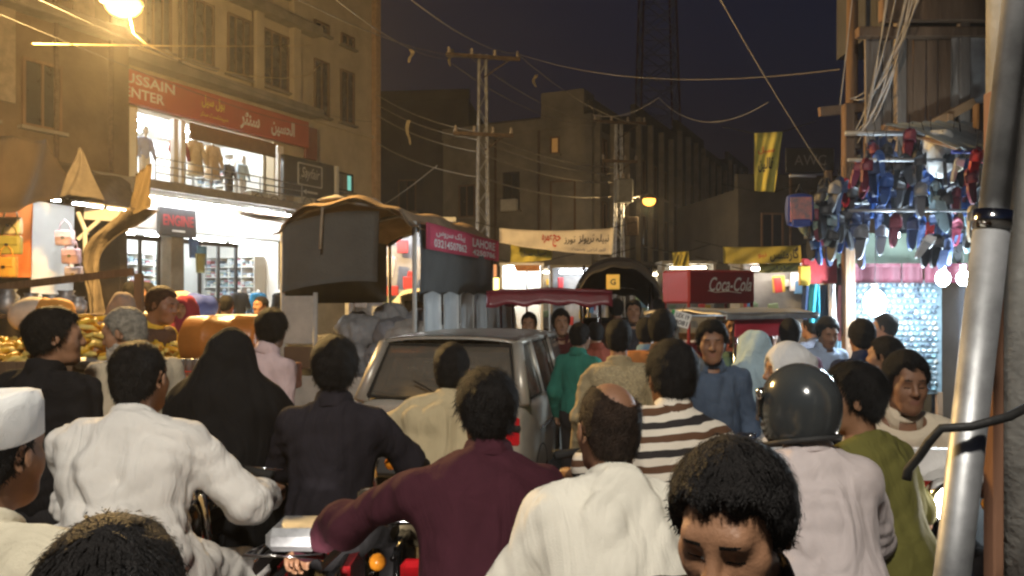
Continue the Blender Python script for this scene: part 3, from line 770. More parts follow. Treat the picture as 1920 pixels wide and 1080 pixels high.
tm = FT(317, 420)[0] - .1; MB().box((tm, -.40, 3.62), (1.15, .12, .72), bev=.01).build('board', MATS['black_sign'], sg)
lettering('letters', 'ENGINE', .95, mat('red_letters', (.26, .03, .035), .5, bump=0), sg, (tm, -.465, 3.66), bold=.03, height=.28)
MB().box((tm, -.463, 3.4), (.4, .008, .05)).build('strap_line', M_SILV, sg)

def aircon(loc, rz, w_, h_, label):
    r = empty('air_conditioner', loc, rz, label, 'air conditioner')
    MB().box((0, 0, h_ / 2), (w_, .32, h_), bev=.02).build('casing', mat('aircon_grey', (.5, .49, .45), .5, var=.12), r)
    g = MB(); g.lathe([(h_ * .40, 0), (h_ * .40, -.012), (h_ * .36, -.012), (h_ * .36, 0)], 20, (-w_ * .17, -.162, h_ / 2), 'Y')
    for i in range(5): g.box((-w_ * .17, -.168, h_ * (.24 + .13 * i)), (h_ * .72, .008, .012))
    g.build('fan_grille', M_BLACK, r); MB().box((w_ * .33, -.163, h_ * .5), (w_ * .2, .006, h_ * .7)).build('side_grille', mat('ac_dark', (.12, .12, .12), .6), r)
    MB().box((0, .05, -.02), (w_ * .9, .5, .035)).build('bracket', M_RUST, r)
for (px, py, w_, h_, o, lab) in ((470, 402, .9, .62, .3, 'boxy air conditioner unit on the balcony edge left of the other units'), (497, 405, .75, .6, .32, 'grey air conditioner unit between two others on the shop facade'), (565, 402, .85, .55, .22, 'pale air conditioner unit below the black script sign')):
    t, z = FT(px, py); aircon(FW(t, z, o), FR, w_, h_, lab)

# ---- neighbouring building on the left, standing a little forward
nb = empty('old_building', FW(0, 0), FR, 'old brown building with dark awnings left of the red sign', 'building')
x1 = -3.38; x0 = -16
w = MB(); w.box(((x0 + x1) / 2, 2.6, 10.8), (x1 - x0, 7.0, 13.4)); w.box(((x0 + x1) / 2, 6.0, 2.05), (x1 - x0, .3, 4.1))
w.box((x1 - .1, 2.6, 2.05), (.2, 6.9, 4.1)); w.box((x0 + .1, 2.6, 2.05), (.2, 6.9, 4.1)); w.box((-5.6, 1.0, 2.05), (.12, 3.6, 4.1)); w.build('wall', M_BROWNP, nb)
MB().box(((x0 + x1) / 2 + .1, -1.15, 7.6), (x1 - x0, .5, .25), bev=.02).build('ledge', M_SLAB, nb)
MB().box(((x0 + x1) / 2 + .1, -1.1, 4.3), (x1 - x0, .4, .3), bev=.02).build('ledge', M_SLAB, nb)
for x in (-5.9, -7.3): window(nb, x, x + .85, 8.1, 9.7, y=-.93, bars=1); window(nb, x, x + .85, 5.2, 6.6, y=-.93, bars=1)
MB().box((-6.6, -.94, 6.9), (1.1, .05, 2.6)).build('plaster_patch', mat('pale_patch', (.24, .2, .15), .9, var=.3), nb)
MB().box((-4.55, -.94, 8.6), (.5, .05, 2.0)).build('plaster_patch', MATS['pale_patch'], nb)
for x in (-3.9, -5.2): MB().cyl((x, -.98, 4.5), (x, -.98, 16), .05, n=8).build('drain_pipe', M_RUST, nb)

# ---- far buildings down the street
def block(name, label, corner, rz, L, D, Ht, m, wins=(), group=None, parapet=True):
    """corner = near left foot of the front; front runs along local x, faces local -y"""
    r = empty(name, corner, rz, label, 'building', group)
    MB().box((L / 2, D / 2, Ht / 2), (L, D, Ht)).build('wall', m, r)
    if parapet: MB().box((L / 2, .1, Ht + .25), (L + .1, .25, .5), bev=.02).build('parapet', m, r)
    for (x0, x1, z0, z1) in wins: window(r, x0, x1, z0, z1, bars=1)
    return r
BC = Vector((3.19, 32.0, 0)); Bd = Vector((.8976, -.4407, 0)); Lb = 6.9
bl = BC - Bd * Lb
cb = block('plaster_building', 'tall stained cream plaster building behind the lattice pole', bl, math.atan2(Bd.y, Bd.x), Lb, 7, 8.6, M_OLDP)
MB().box((5.6, .6, 9.35), (1.9, 1.2, 1.6), bev=.03).build('roof_room', M_OLDP, cb)
MB().box((6.78, .05, 4.6), (.24, .2, 9.0)).build('corner_pier', M_OLDP, cb)
window(cb, 5.1, 5.5, 7.6, 8.3, frame=M_WOOD, pane=mat('amber_pane', (.5, .3, .1), .5, emit=(1, .5, .15), estr=.10), bars=0)
window(cb, 2.95, 3.7, 5.4, 7.0, frame=M_BLACK, bars=1); window(cb, 5.1, 6.2, 4.2, 6.5, frame=M_WOOD, pane=M_OLDP, bars=0); window(cb, .8, 1.6, 5.2, 6.6, frame=M_WOOD, bars=1)
MB().box((3.3, -.15, 5.6), (.7, .3, .5), bev=.02).build('window_cooler', MATS['aircon_grey'], cb)
for x in (2.6, 4.6): MB().cyl((x, -.06, 3.2), (x, -.06, 8.6), .05, n=8).build('drain_pipe', M_RUST, cb)
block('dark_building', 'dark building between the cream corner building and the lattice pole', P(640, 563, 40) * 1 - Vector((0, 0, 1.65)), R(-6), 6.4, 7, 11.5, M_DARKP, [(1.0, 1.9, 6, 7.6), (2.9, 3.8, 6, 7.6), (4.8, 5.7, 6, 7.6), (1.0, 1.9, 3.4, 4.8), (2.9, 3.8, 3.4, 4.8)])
s = 0.0; ang = FR
names = ('narrow dark shop building next to the stained plaster building', 'dark building with pilasters in the middle of the street row', 'tall sooty building in the street row past the pilastered one', 'dim building near the far end of the street row', 'last dim building of the street row')
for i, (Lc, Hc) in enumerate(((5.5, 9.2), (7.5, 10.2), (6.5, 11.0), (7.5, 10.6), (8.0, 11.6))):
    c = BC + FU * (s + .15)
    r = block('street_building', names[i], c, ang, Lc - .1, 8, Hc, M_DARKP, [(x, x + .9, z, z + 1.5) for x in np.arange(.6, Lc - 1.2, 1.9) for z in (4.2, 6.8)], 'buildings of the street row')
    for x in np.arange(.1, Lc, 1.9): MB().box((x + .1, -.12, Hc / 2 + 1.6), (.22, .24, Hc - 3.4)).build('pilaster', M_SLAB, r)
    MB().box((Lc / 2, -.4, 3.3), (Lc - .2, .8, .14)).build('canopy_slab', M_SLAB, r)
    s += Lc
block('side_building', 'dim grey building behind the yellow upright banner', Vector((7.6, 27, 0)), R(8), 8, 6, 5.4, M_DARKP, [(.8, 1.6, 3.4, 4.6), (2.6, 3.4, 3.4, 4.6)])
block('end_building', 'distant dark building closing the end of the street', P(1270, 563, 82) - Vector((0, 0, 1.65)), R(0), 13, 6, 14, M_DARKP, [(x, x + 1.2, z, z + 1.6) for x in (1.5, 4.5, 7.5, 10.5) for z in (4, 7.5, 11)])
# lattice communication mast far away
tw = empty('communication_mast', P(1232, 563, 95) - Vector((0, 0, 1.65)), 0, 'tall red and white lattice mast against the night sky', 'mast')
m = MB(); hb = 2.9
def tw_w(z): return hb - z * .028
for sx in (-1, 1):
    for sy in (-1, 1):
        m.tube([(sx * tw_w(0), sy * tw_w(0), 0), (sx * tw_w(48), sy * tw_w(48), 48)], .13, 5)
m.build('leg_frame', mat('mast_red', (.16, .03, .025), .6), tw)
m = MB(); z = 0
while z < 46:
    a, b_ = tw_w(z), tw_w(z + 3)
    for (p, q) in (((-1, -1), (1, -1)), ((1, -1), (1, 1)), ((1, 1), (-1, 1)), ((-1, 1), (-1, -1))):
        m.tube([(p[0] * a, p[1] * a, z), (q[0] * b_, q[1] * b_, z + 3)], .06, 4); m.tube([(q[0] * a, q[1] * a, z), (p[0] * b_, p[1] * b_, z + 3)], .06, 4)
        m.tube([(p[0] * b_, p[1] * b_, z + 3), (q[0] * b_, q[1] * b_, z + 3)], .05, 4)
    z += 3
m.build('bracing', mat('mast_white', (.35, .33, .33), .6), tw)
# small lit shop signs far down the street row
for (px, y0, y1, wd, Y, c, e, lab) in ((1283, 432, 450, .10, 38, (.9, .95, 1), 3, 'thin white vertical sign light on the dark street row'), (1329, 440, 452, .36, 42, (.9, 1, 1), 5, 'bright square white shop sign on the dark street row'),
                                 (1392, 433, 447, .18, 40, (.5, 1, .8), 3, 'small pale green lamp on the dim side building'), (1322, 455, 482, .30, 42, (.25, .45, .4), .8, 'dim green vertical shop sign under the square white one')):
    a = P(px, y0, Y); b = P(px, y1, Y)
    r = empty('lit_sign', (a.x, Y, b.z), 0, lab, 'sign'); hh = a.z - b.z
    MB().box((0, .05, hh / 2), (wd + .06, .08, hh + .06), bev=.01).build('box_frame', M_BLACK, r); MB().box((0, 0, hh / 2), (wd, .03, hh), bev=.005).build('face', emit_mat('sign_glow_%d' % px, c, e), r)
    MB().cyl((0, .09, hh / 2), (.0, .9, hh / 2), .03, n=6).build('wall_bracket', M_RUST, r)

bb = P(1520, 300, 20); r = empty('dark_billboard', (bb.x, 20, 0), 0, 'dark billboard with faint grey capital letters above the side building', 'billboard')
MB().box((0, .06, bb.z), (1.2, .08, .62), bev=.01).build('board', mat('billboard_dark', (.02, .021, .026), .6), r); lettering('letters', 'AWC', .8, mat('faint_letters', (.13, .13, .14), .6, bump=0), r, (0, .016, bb.z), height=.26)
for x in (-.45, .45): MB().cyl((x, .14, 0), (x, .14, bb.z), .04, n=8).build('post', M_RUST, r)
# ------------------------------------------------------------------ lamps, poles, cables
def lamp_light(name, parent, loc, power, col, size=.12, spot=None):
    l = bpy.data.lights.new(name, 'POINT'); l.energy = power; l.color = col; l.shadow_soft_size = size
    o = bpy.data.objects.new(name, l); COL.objects.link(o); o.parent = parent; o.location = loc
    return o
SOD = (1.0, .69, .33)
# street lamp whose head shows at the top left
sl = empty('street_lamp', (-6.6, 9.2, 0), 0, 'glowing sodium street lamp hanging over the left side of the street', 'street lamp')
hd = P(228, 2, 9.0) - Vector((-6.6, 9.2, 0))
MB().cyl((0, 0, 0), (0, 0, 5.6), .075, .055, 12).build('pole', M_STEEL, sl, True)
MB().tube([(0, 0, 5.5), (.3, 0, 5.75), (1.2, -.1, 5.75), (hd.x - .1, -.15, hd.z + .42), (hd.x, hd.y, hd.z + .25)], .028, 8).build('arm', M_STEEL, sl, True)
MB().lathe([(.02, .26), (.08, .24), (.15, .16), (.21, .06), (.235, -.01), (.22, -.01), (.19, .06), (.1, .17)], 24, hd).build('reflector', mat('lamp_reflector', (.7, .62, .45), .3, metal=.6), sl, True)
MB().ball(hd + Vector((.02, 0, -.05)), (.20, .17, .13), 14).build('bulb', emit_mat('sodium_bulb', (1.0, .66, .12), 6), sl, True)
lamp_light('lamp_source', sl, hd + Vector((0, 0, -.22)), 3300, (1.0, .62, .22), .15)

def lattice_pole(px, ytop, Y, label, arms, w0=.34, w1=.17):
    b = P(px, ytop, Y); r = empty('electricity_pole', (b.x, Y, 0), R(12), label, 'utility pole'); H = b.z
    m = MB()
    for sx in (-1, 1):
        for sy in (-1, 1): m.tube([(sx * w0 / 2, sy * w0 / 2, 0), (sx * w1 / 2, sy * w1 / 2, H)], .026, 4)
    m.build('leg_angle', M_STEEL, r)
    m = MB(); z = 0; k = 0
    while z < H - .4:
        a = (w0 + (w1 - w0) * z / H) / 2; c = (w0 + (w1 - w0) * (z + .4) / H) / 2; s = 1 if k % 2 else -1
        for sy in (-1, 1): m.tube([(s * a, sy * a, z), (-s * c, sy * c, z + .4)], .012, 4); m.tube([(sy * a, s * a, z), (sy * c, -s * c, z + .4)], .012, 4)
        z += .4; k += 1
    m.build('lacing', M_STEEL, r)
    for (dz, half) in arms:
        MB().box((0, -.1, H - dz), (2 * half, .07, .09)).build('cross_arm', M_RUST, r)
        MB().tube([(half * .75, -.1, H - dz), (0, -.1, H - dz - half * .55)], .018, 5).build('arm_brace', M_RUST, r)
        for x in np.linspace(-half * .93, half * .93, 4):
            MB().lathe([(.0, .0), (.035, 0), (.05, .04), (.025, .07), (.045, .10), (.02, .15), (0, .16)], 8, (x, -.1, H - dz + .05)).build('insulator', mat('porcelain', (.35, .3, .25), .3), r, True)
    return r, H
p1, H1 = lattice_pole(905, 103, 20, 'tall steel lattice electricity pole in front of the stained plaster building', ((.08, .93), (2.0, .75)))
p2, H2 = lattice_pole(1160, 228, 26, 'electricity pole with a transformer and a glowing lamp', ((.05, .9), (1.3, .6)))
MB().box((.0, -.45, H2 - 2.3), (.55, .4, .75), bev=.05).build('transformer', mat('transformer_grey', (.22, .22, .2), .5), p2)
for x in (-.18, 0, .18): MB().lathe([(.02, 0), (.05, .03), (.03, .08), (.05, .12), (.02, .2)], 8, (x, -.45, H2 - 1.93)).build('bushing', MATS['porcelain'], p2, True)
MB().box((.35, -.2, H2 - 3.4), (.4, .25, .6), bev=.02).build('meter_box', M_RUST, p2)
lp = P(1217, 373, 26) - Vector((p2.location.x, 26, 0)); lp = Matrix.Rotation(R(-12), 3, 'Z') @ lp
MB().tube([(0, 0, lp.z - .5), (lp.x * .5, lp.y * .5, lp.z + .05), (lp.x, lp.y, lp.z + .16)], .025, 6).build('lamp_arm', M_STEEL, p2, True)
MB().lathe([(.03, .16), (.12, .12), (.2, 0), (.17, 0)], 16, lp).build('lamp_hood', M_RUST, p2, True)
MB().ball(lp - Vector((0, 0, .06)), (.21, .21, .17), 12).build('lamp_bulb', emit_mat('sodium_far', (1.0, .42, .06), 4), p2, True)
lamp_light('lamp_source', p2, lp - Vector((0, 0, .3)), 260, SOD, .15)

def cable(a, b, sag, r, label, group='overhead cables', m=None, n=14):
    a = Vector(a); b = Vector(b); pts = catenary(a, b, sag, n)
    o = MB().tube([p - a for p in pts], r, 5, cap=False).build('overhead_cable', m or M_WIRE, None, True); o.location = a
    tag(o, label, 'cable', group); return o
g1 = 'service cable from the cream corner building to the lattice pole'
g2 = 'cable from the lattice pole to the pole with the lamp'
for (ya, yb) in ((178, 248), (196, 262), (216, 285), (268, 332)):
    cable(FW(7.4, FT(702, ya)[1], .1), P(898, yb, 20), .18, .018, g1)
for (ya, yb) in ((252, 313), (266, 325), (290, 342), (335, 368)): cable(P(908, ya, 20), P(1150, yb, 26), .2, .018, g2)
for i, (xa, ya, xb, yb) in enumerate(((838, 112, 1112, 236), (880, 106, 1145, 232), (970, 100, 1212, 236))): cable(P(xa, ya, 20), P(xb, yb, 26), .35, .011, 'high bare wire between the cross arms of the two poles', 'bare wires between the cross arms')
for i, (xa, ya, Ya, xb, yb) in enumerate(((560, -60, 9, 840, 110), (700, -60, 9, 972, 100), (430, -70, 9, 880, 106))): cable(P(xa, ya, Ya), P(xb, yb, 20), .25, .009, 'thin wire coming from overhead to the lattice pole', 'wires from overhead')
cable(P(975, 102, 20), P(1575, 130, 12), .35, .008, 'long thin wire crossing the night sky to the right hand poles')
cable(P(1112, 215, 26), P(1235, 183, 24), .25, .012, 'sagging wire from the lamp pole to a mid span knot', m=mat('pale_wire', (.4, .38, .36), .5))
cable(P(1235, 183, 24), P(1440, 192, 16), .55, .010, 'loose wire drooping from the mid span knot toward the right', m=MATS['pale_wire'])
cable(P(1340, -20, 10), P(1545, 320, 10), .05, .006, 'steep stay wire slanting down the sky to the shoe stall')
M_YCAB = mat('yellow_cable', (.55, .42, .18), .5)  # pale yellow base colour for the thicker cables
cpts = [P(232, -20, 9.0), P(250, 62, 9.3), P(275, 84, 9.6), P(330, 108, 11), P(400, 130, 13.5), P(470, 143, 16.5), P(530, 147, 20), P(580, 141, 23), FW(4.3, FT(612, 130)[1], .12)]
o = MB().tube([p - cpts[0] for p in cpts], [.006, .006, .007, .008, .010, .011, .012, .012, .012], 6).build('overhead_cable', M_YCAB, None, True); o.location = cpts[0]; tag(o, 'thick pale cable sagging from the street lamp across the red sign', 'cable', 'overhead cables')
cable(P(60, 82, 9), FW(4.0, FT(588, 88)[1], .1), .03, .010, 'straight pale cable running level below the street lamp', m=M_YCAB)
cable(P(-40, 10, 8), FW(3.2, FT(550, 240)[1], .6), .15, .006, 'thin dark wire slanting down in front of the red sign', m=M_CABLE)
cable(P(10, -30, 8), FW(6.9, FT(680, 228)[1], .3), .3, .006, 'thin wire slanting past the cream wall windows', m=M_CABLE)
cable(P(820, 310, 19), FW(7.4, 4.9, .1), .06, .012, 'stay wire running up from the cream wall toward the lattice pole')
# little rags and kite scraps caught on the wires
for i, (px, py, hh, Y) in enumerate(((770, 92, .28, 17), (845, 92, .42, 20), (1003, 140, .3, 20), (766, 225, .55, 18))):
    c = P(px, py, Y)
    o = MB().sheet(lambda u, v: ((u - .5) * .10 * (1 - .6 * v) + .04 * math.sin(v * 5 + i), .03 * math.sin(v * 7), -v * hh), 3, 6, .004).build('kite_scrap', mat('paper_scrap', (.16, .135, .09), .9))
    o.location = c; tag(o, 'small torn paper kite scrap caught on an overhead wire', 'scrap', 'kite scraps on the wires')

# ------------------------------------------------------------------ banners
def banner(label, pts, text, bg, texts=(), sag=.03, name='cloth_banner', ripple=.03, ropes=True):
    """pts: top-left, top-right, bottom-right, bottom-left"""
    a, b, c, d = [Vector(p) for p in pts]; o = a.lerp(c, .5)
    r = empty(name, o, 0, label, 'banner'); X = (b - a).normalized(); Z = Vector((0, 0, 1)); N = X.cross(Z).normalized()
    def fn(u, v):
        p = a.lerp(b, u).lerp(d.lerp(c, u), v) - o
        return p + N * (ripple * math.sin(u * 11 + v * 2) * (.4 + .6 * v) + ripple * .5 * math.sin(v * 6 + u * 17)) - Vector((0, 0, sag * 4 * u * (1 - u)))
    MB().sheet(fn, 26, 8, .004).build('cloth', bg, r, True)
    W = (b - a).length; Hh = (a - d).length
    ang = math.atan2(X.y, X.x)
    for (t, u, v, wu, hv, m, bold) in texts:
        ob = lettering('letters', t, wu * W, m, r, (0, 0, 0), (0, 0, 0), bold=bold, height=hv * Hh)
        for q in ob.data.vertices:   # lay the print onto the cloth
            uu = u + q.co.x / W; vv = v - q.co.y / Hh
            q.co = Vector(fn(uu, vv)) + N * .012
    if ropes:
        for p, s in ((a, -1), (b, 1), (c, 1), (d, -1)):
            MB().tube([p - o, p - o + X * s * .45 + Vector((0, 0, .12))], .008, 5).build('rope', M_CABLE, r)
    return r
M_BANW = mat('white_banner', (.62, .57, .50), .8, var=.12, scale=4); M_BANY = mat('yellow_banner', (.55, .47, .10), .8, var=.15, scale=4); M_BANG = mat('pale_green_banner', (.42, .45, .2), .8, var=.15)
INK = mat('banner_ink', (.02, .02, .03), .7, bump=0); INKR = mat('banner_red_ink', (.45, .04, .02), .7, bump=0); INKB = mat('banner_blue_ink', (.06, .08, .2), .7, bump=0)
Y = 15.5
banner('wide white cloth banner with black and red Urdu writing strung across the street', (P(936, 428, Y), P(1151, 427, Y), P(1147, 477, Y), P(936, 455, Y)), '', M_BANW,
       ((urdu('نبیلہ ٹریولز'), .83, .40, .27, .42, INK, .015), (urdu('ٹورز'), .62, .45, .10, .40, INK, .015), (urdu('حج'), .505, .50, .07, .62, INKR, .02), (urdu('عمرہ'), .42, .42, .09, .48, INKR, .02), (urdu('لاہور کراچی'), .86, .84, .16, .17, INKB, 0), (urdu('پاسپورٹ'), .70, .84, .12, .15, INKB, 0)), sag=.05)
banner('small yellow cloth banner hanging below the wide white banner', (P(958, 458, Y + .6), P(1036, 460, Y + .6), P(1035, 486, Y + .6), P(957, 492, Y + .6)), '', M_BANY, ((urdu('سیل سیل'), .55, .5, .6, .35, INKB, 0),), sag=.02)
banner('long yellow cloth banner with black Urdu writing beside the shoe stall', (P(1355, 463, 13), P(1502, 460, 13), P(1502, 492, 13), P(1356, 494, 13)), '', M_BANY, ((urdu('گارمنٹس'), .78, .50, .38, .85, INK, .02), (urdu('نیو'), .5, .5, .10, .4, INKR, 0)), sag=.01)
banner('pale green cloth banner under the long yellow banner', (P(1422, 494, 13.2), P(1502, 491, 13.2), P(1500, 508, 13.2), P(1424, 512, 13.2)), '', M_BANG, ((urdu('بازار'), .5, .5, .4, .5, INKB, 0),), sag=.01)
banner('small yellow banner with dark diagonal strokes above the red kiosk', (P(1261, 473, 16), P(1292, 471, 16), P(1292, 501, 16), P(1261, 501, 16)), '', M_BANY, (('///', .5, .5, .7, .6, INK, 0),), sag=0)
banner('tall yellow upright banner hanging against the night sky', (P(1414, 250, 11), P(1468, 247, 11), P(1452, 360, 11), P(1414, 358, 11)), '', M_BANY, ((urdu('سیل'), .45, .30, .62, .13, INKR, .01), (urdu('قالین'), .46, .55, .62, .26, INK, .025)), sag=0, ripple=.02)
# ------------------------------------------------------------------ vehicles
M_RUB = mat('tyre_rubber', (.018, .018, .018), .85, bump=.3); M_GLOSSK = mat('gloss_black', (.012, .012, .013), .18, spec=.6, bump=0, var=.1)
M_TAIL = mat('red_tail_lens', (.55, .01, .015), .15, spec=.7, bump=0, emit=(1, .03, .04), estr=.10); M_PLATE = mat('number_plate', (.7, .7, .66), .5, var=.08)
M_SEAT = mat('black_vinyl', (.02, .019, .018), .4, bump=.2, bscale=200); M_AMB = mat('amber_lens', (.7, .25, .02), .2, bump=0); M_ALU = mat('engine_alloy', (.4, .39, .37), .4, metal=.8, var=.3)
def wheel(parent, c, r, wd=.055, name='wheel'):
    w = MB(); w.lathe([(r - .075, -wd * .5), (r - .03, -wd * .6), (r - .004, -wd * .35), (r, 0), (r - .004, wd * .35), (r - .03, wd * .6), (r - .075, wd * .5)], 28, c, 'X')
    wo = w.build(name, M_RUB, parent, True)
    rim = MB(); rim.lathe([(r - .072, -.028), (r - .09, -.02), (r - .09, .02), (r - .072, .028)], 28, c, 'X'); rim.cyl((c[0] - .06, c[1], c[2]), (c[0] + .06, c[1], c[2]), .04, n=10)
    for k in range(18):
        a = 2 * math.pi * k / 18; rim.tube([(c[0] + (.04 if k % 2 else -.04), c[1] + .03 * math.cos(a), c[2] + .03 * math.sin(a)), (c[0], c[1] + (r - .085) * math.cos(a + .2), c[2] + (r - .085) * math.sin(a + .2))], .0025, 4)
    rim.build('rim', M_CHROME, wo, True)
    return wo
def make_bike(paint):
    r = empty('motorcycle')
    wheel(r, (0, -.52, .29), .29); wheel(r, (0, .70, .29), .29, .05)
    f = MB(); f.tube([(0, .50, .86), (0, .10, .62), (0, -.15, .40), (0, -.05, .28)], .022, 8); f.tube([(0, .46, .80), (0, .28, .35), (0, .05, .26)], .02, 8)
    for s in (-1, 1): f.tube([(s * .09, -.52, .30), (s * .09, -.08, .34)], .017, 6); f.tube([(s * .11, -.50, .33), (s * .11, -.42, .68)], .018, 6); f.tube([(s * .09, .05, .66), (s * .10, -.62, .70)], .014, 6)
    f.build('frame', M_GLOSSK, r, True)
    for s in (-1, 1): MB().tube([(s * .075, .70, .29), (s * .075, .50, .92)], .021, 8).build('fork', M_CHROME, r, True)
    def tank(u, v):
        a = math.pi * (v * 1.5 - .25); t = u; wdt = .135 * math.sin(math.pi * (.12 + .80 * t)) ** .55; hgt = .12 * math.sin(math.pi * (.15 + .72 * t)) ** .5
        return (wdt * math.cos(a), .06 + t * .44, .79 + .05 * t + hgt * math.sin(a))
    MB().sheet(tank, 12, 14).build('fuel_tank', paint, r, True)
    MB().lathe([(.03, .0), (.03, .02), (0, .025)], 12, (0, .28, .925)).build('filler_cap', M_CHROME, r, True)
    def seat(u, v):
        a = math.pi * (v * 1.3 - .15); w_ = .125 + .012 * math.sin(u * 5)
        return (w_ * math.cos(a), .10 - u * .72, .765 + .025 * u ** 2 + .055 * math.sin(a) * (1 if u > .02 else .4))
    MB().sheet(seat, 14, 10).build('seat', M_SEAT, r, True)
    e = MB(); e.box((0, .12, .36), (.20, .32, .2), bev=.04); e.cyl((0, .22, .40), (0, .42, .46), .065, n=12)
    for k in range(6): e.cyl((0, .24 + k * .028, .405 + k * .008), (0, .25 + k * .028, .408 + k * .008), .085, n=14)
    e.cyl((-.14, .1, .35), (.14, .1, .35), .09, n=14); e.build('engine', M_ALU, r)
    MB().tube([(.07, .36, .40), (.10, .38, .24), (.12, .1, .20), (.13, -.25, .26)], .018, 8).tube([(.13, -.2, .255), (.14, -.72, .36)], [.03, .042], 10).build('exhaust', M_CHROME, r, True)
    for (cy, rr, a0, a1, nm) in ((-.52, .325, 20, 165, 'rear_fender'), (.70, .32, 25, 150, 'front_fender')):
        MB().sheet(lambda u, v: ((v - .5) * .13, cy - rr * math.cos(R(a0 + (a1 - a0) * u)) * (1 if cy < 0 else -1) * 1.0, .29 + rr * math.sin(R(a0 + (a1 - a0) * u)) + .012 * math.cos((v - .5) * 2.4)), 12, 4, .004).build(nm, M_CHROME if cy < 0 else paint, r, True)
    for s in (-1, 1): MB().box((s * .115, -.12, .58), (.035, .30, .2), bev=.015).build('side_panel', paint, r)
    h = MB(); h.tube([(-.36, .40, 1.01), (-.28, .44, 1.02), (-.12, .50, .96), (.12, .50, .96), (.28, .44, 1.02), (.36, .40, 1.01)], .0115, 8)
    ho = h.build('handlebar', M_CHROME, r, True)
    for s in (-1, 1):
        MB().tube([(s * .375, .395, 1.01), (s * .26, .445, 1.018)], .018, 8).build('grip', M_RUB, ho, True)
        MB().tube([(s * .24, .50, 1.02), (s * .38, .52, 1.005)], .006, 6).build('lever', M_CHROME, ho, True)
        MB().ball((s * .15, .60, .88), .032, 10).build('indicator', M_AMB, r, True); MB().ball((s * .15, -.66, .70), .032, 10).build('indicator', M_AMB, r, True)
    MB().lathe([(0, .085), (.075, .075), (.088, .05), (.085, -.02), (.05, -.07), (0, -.085)], 18, (0, .60, .89), 'Y').build('headlight', M_CHROME, r, True)
    MB().lathe([(.05, .0), (.05, .03), (.045, .035), (0, .035)], 16, (-.055, .50, 1.0)).lathe([(.05, .0), (.05, .03), (.045, .035), (0, .035)], 16, (.055, .50, 1.0)).build('gauge', M_GLOSSK, r, True)
    MB().box((0, -.735, .69), (.11, .06, .085), bev=.018).build('tail_light', M_TAIL, r)
    MB().box((0, -.80, .56), (.19, .008, .13), bev=.003).build('number_plate', M_PLATE, r)
    MB().tube([(-.11, -.35, .80), (-.12, -.66, .84), (.12, -.66, .84), (.11, -.35, .80)], .011, 8).build('grab_rail', M_CHROME, r, True)
    return r
BIKES = {}
def bike_at(x, y, rz, label, col='red', z=0.0):
    paints = {'red': ('bike_red', (.30, .012, .015)), 'black': ('bike_black', (.012, .012, .014)), 'blue': ('bike_blue', (.02, .05, .16))}
    if col not in BIKES:
        BIKES[col] = make_bike(mat(paints[col][0], paints[col][1], .22, spec=.6, bump=0)); b = BIKES[col]
    else: b = copy_tree(BIKES[col])
    b.location = (x, y, z); b.rotation_euler = (0, 0, rz); tag(b, label, 'motorcycle', 'motorcycles in the jam'); return b

# ---- silver hatchback
def section_loft(m, st, n=20, mi=0):
    V = []; F = []
    for (y, w_, zb, zt, rr) in st:
        for k in range(n):
            a = 2 * math.pi * k / n; c, s = math.cos(a), math.sin(a); e = 2 / rr
            V.append((w_ * math.copysign(abs(c) ** e, c), y, (zb + zt) / 2 + (zt - zb) / 2 * math.copysign(abs(s) ** e, s)))
    for i in range(len(st) - 1): F += [(i * n + k, (i + 1) * n + k, (i + 1) * n + (k + 1) % n, i * n + (k + 1) % n) for k in range(n)]
    F += [tuple(range(n)), tuple(range(len(st) * n - 1, (len(st) - 1) * n - 1, -1))]
    m.add(V, F, mi)
car = empty('hatchback_car', (-.19, 7.75, 0), R(-13), 'dusty silver hatchback car seen from behind beside the covered pickup', 'car'); car.scale = (1, 1, .955)
M_CAR = mat('dusty_silver_paint', (.60, .56, .48), .38, metal=.35, var=.18, scale=3, bump=.06, bscale=30, col2=(.68, .64, .55))
m = MB(); section_loft(m, [(-1.66, .62, .36, .86, 7), (-1.63, .66, .28, .92, 8), (-1.3, .695, .22, .945, 9), (-.4, .70, .20, .945, 9), (.9, .70, .20, .935, 9), (1.15, .69, .22, .89, 8), (1.58, .67, .25, .82, 8), (1.66, .62, .34, .76, 7)], 36)
m.build('body', M_CAR, car, True)
def roof(u, v):
    x = (v - .5) * 2; y = -1.37 + u * 1.72
    return (x * (.565 - .02 * (2 * u - 1) ** 2), y, 1.395 + .030 * math.sin(math.pi * (.08 + .84 * u)) - .035 * abs(x) ** 3)
MB().sheet(roof, 10, 12, .03).build('roof', M_CAR, car, True)
RP = {}
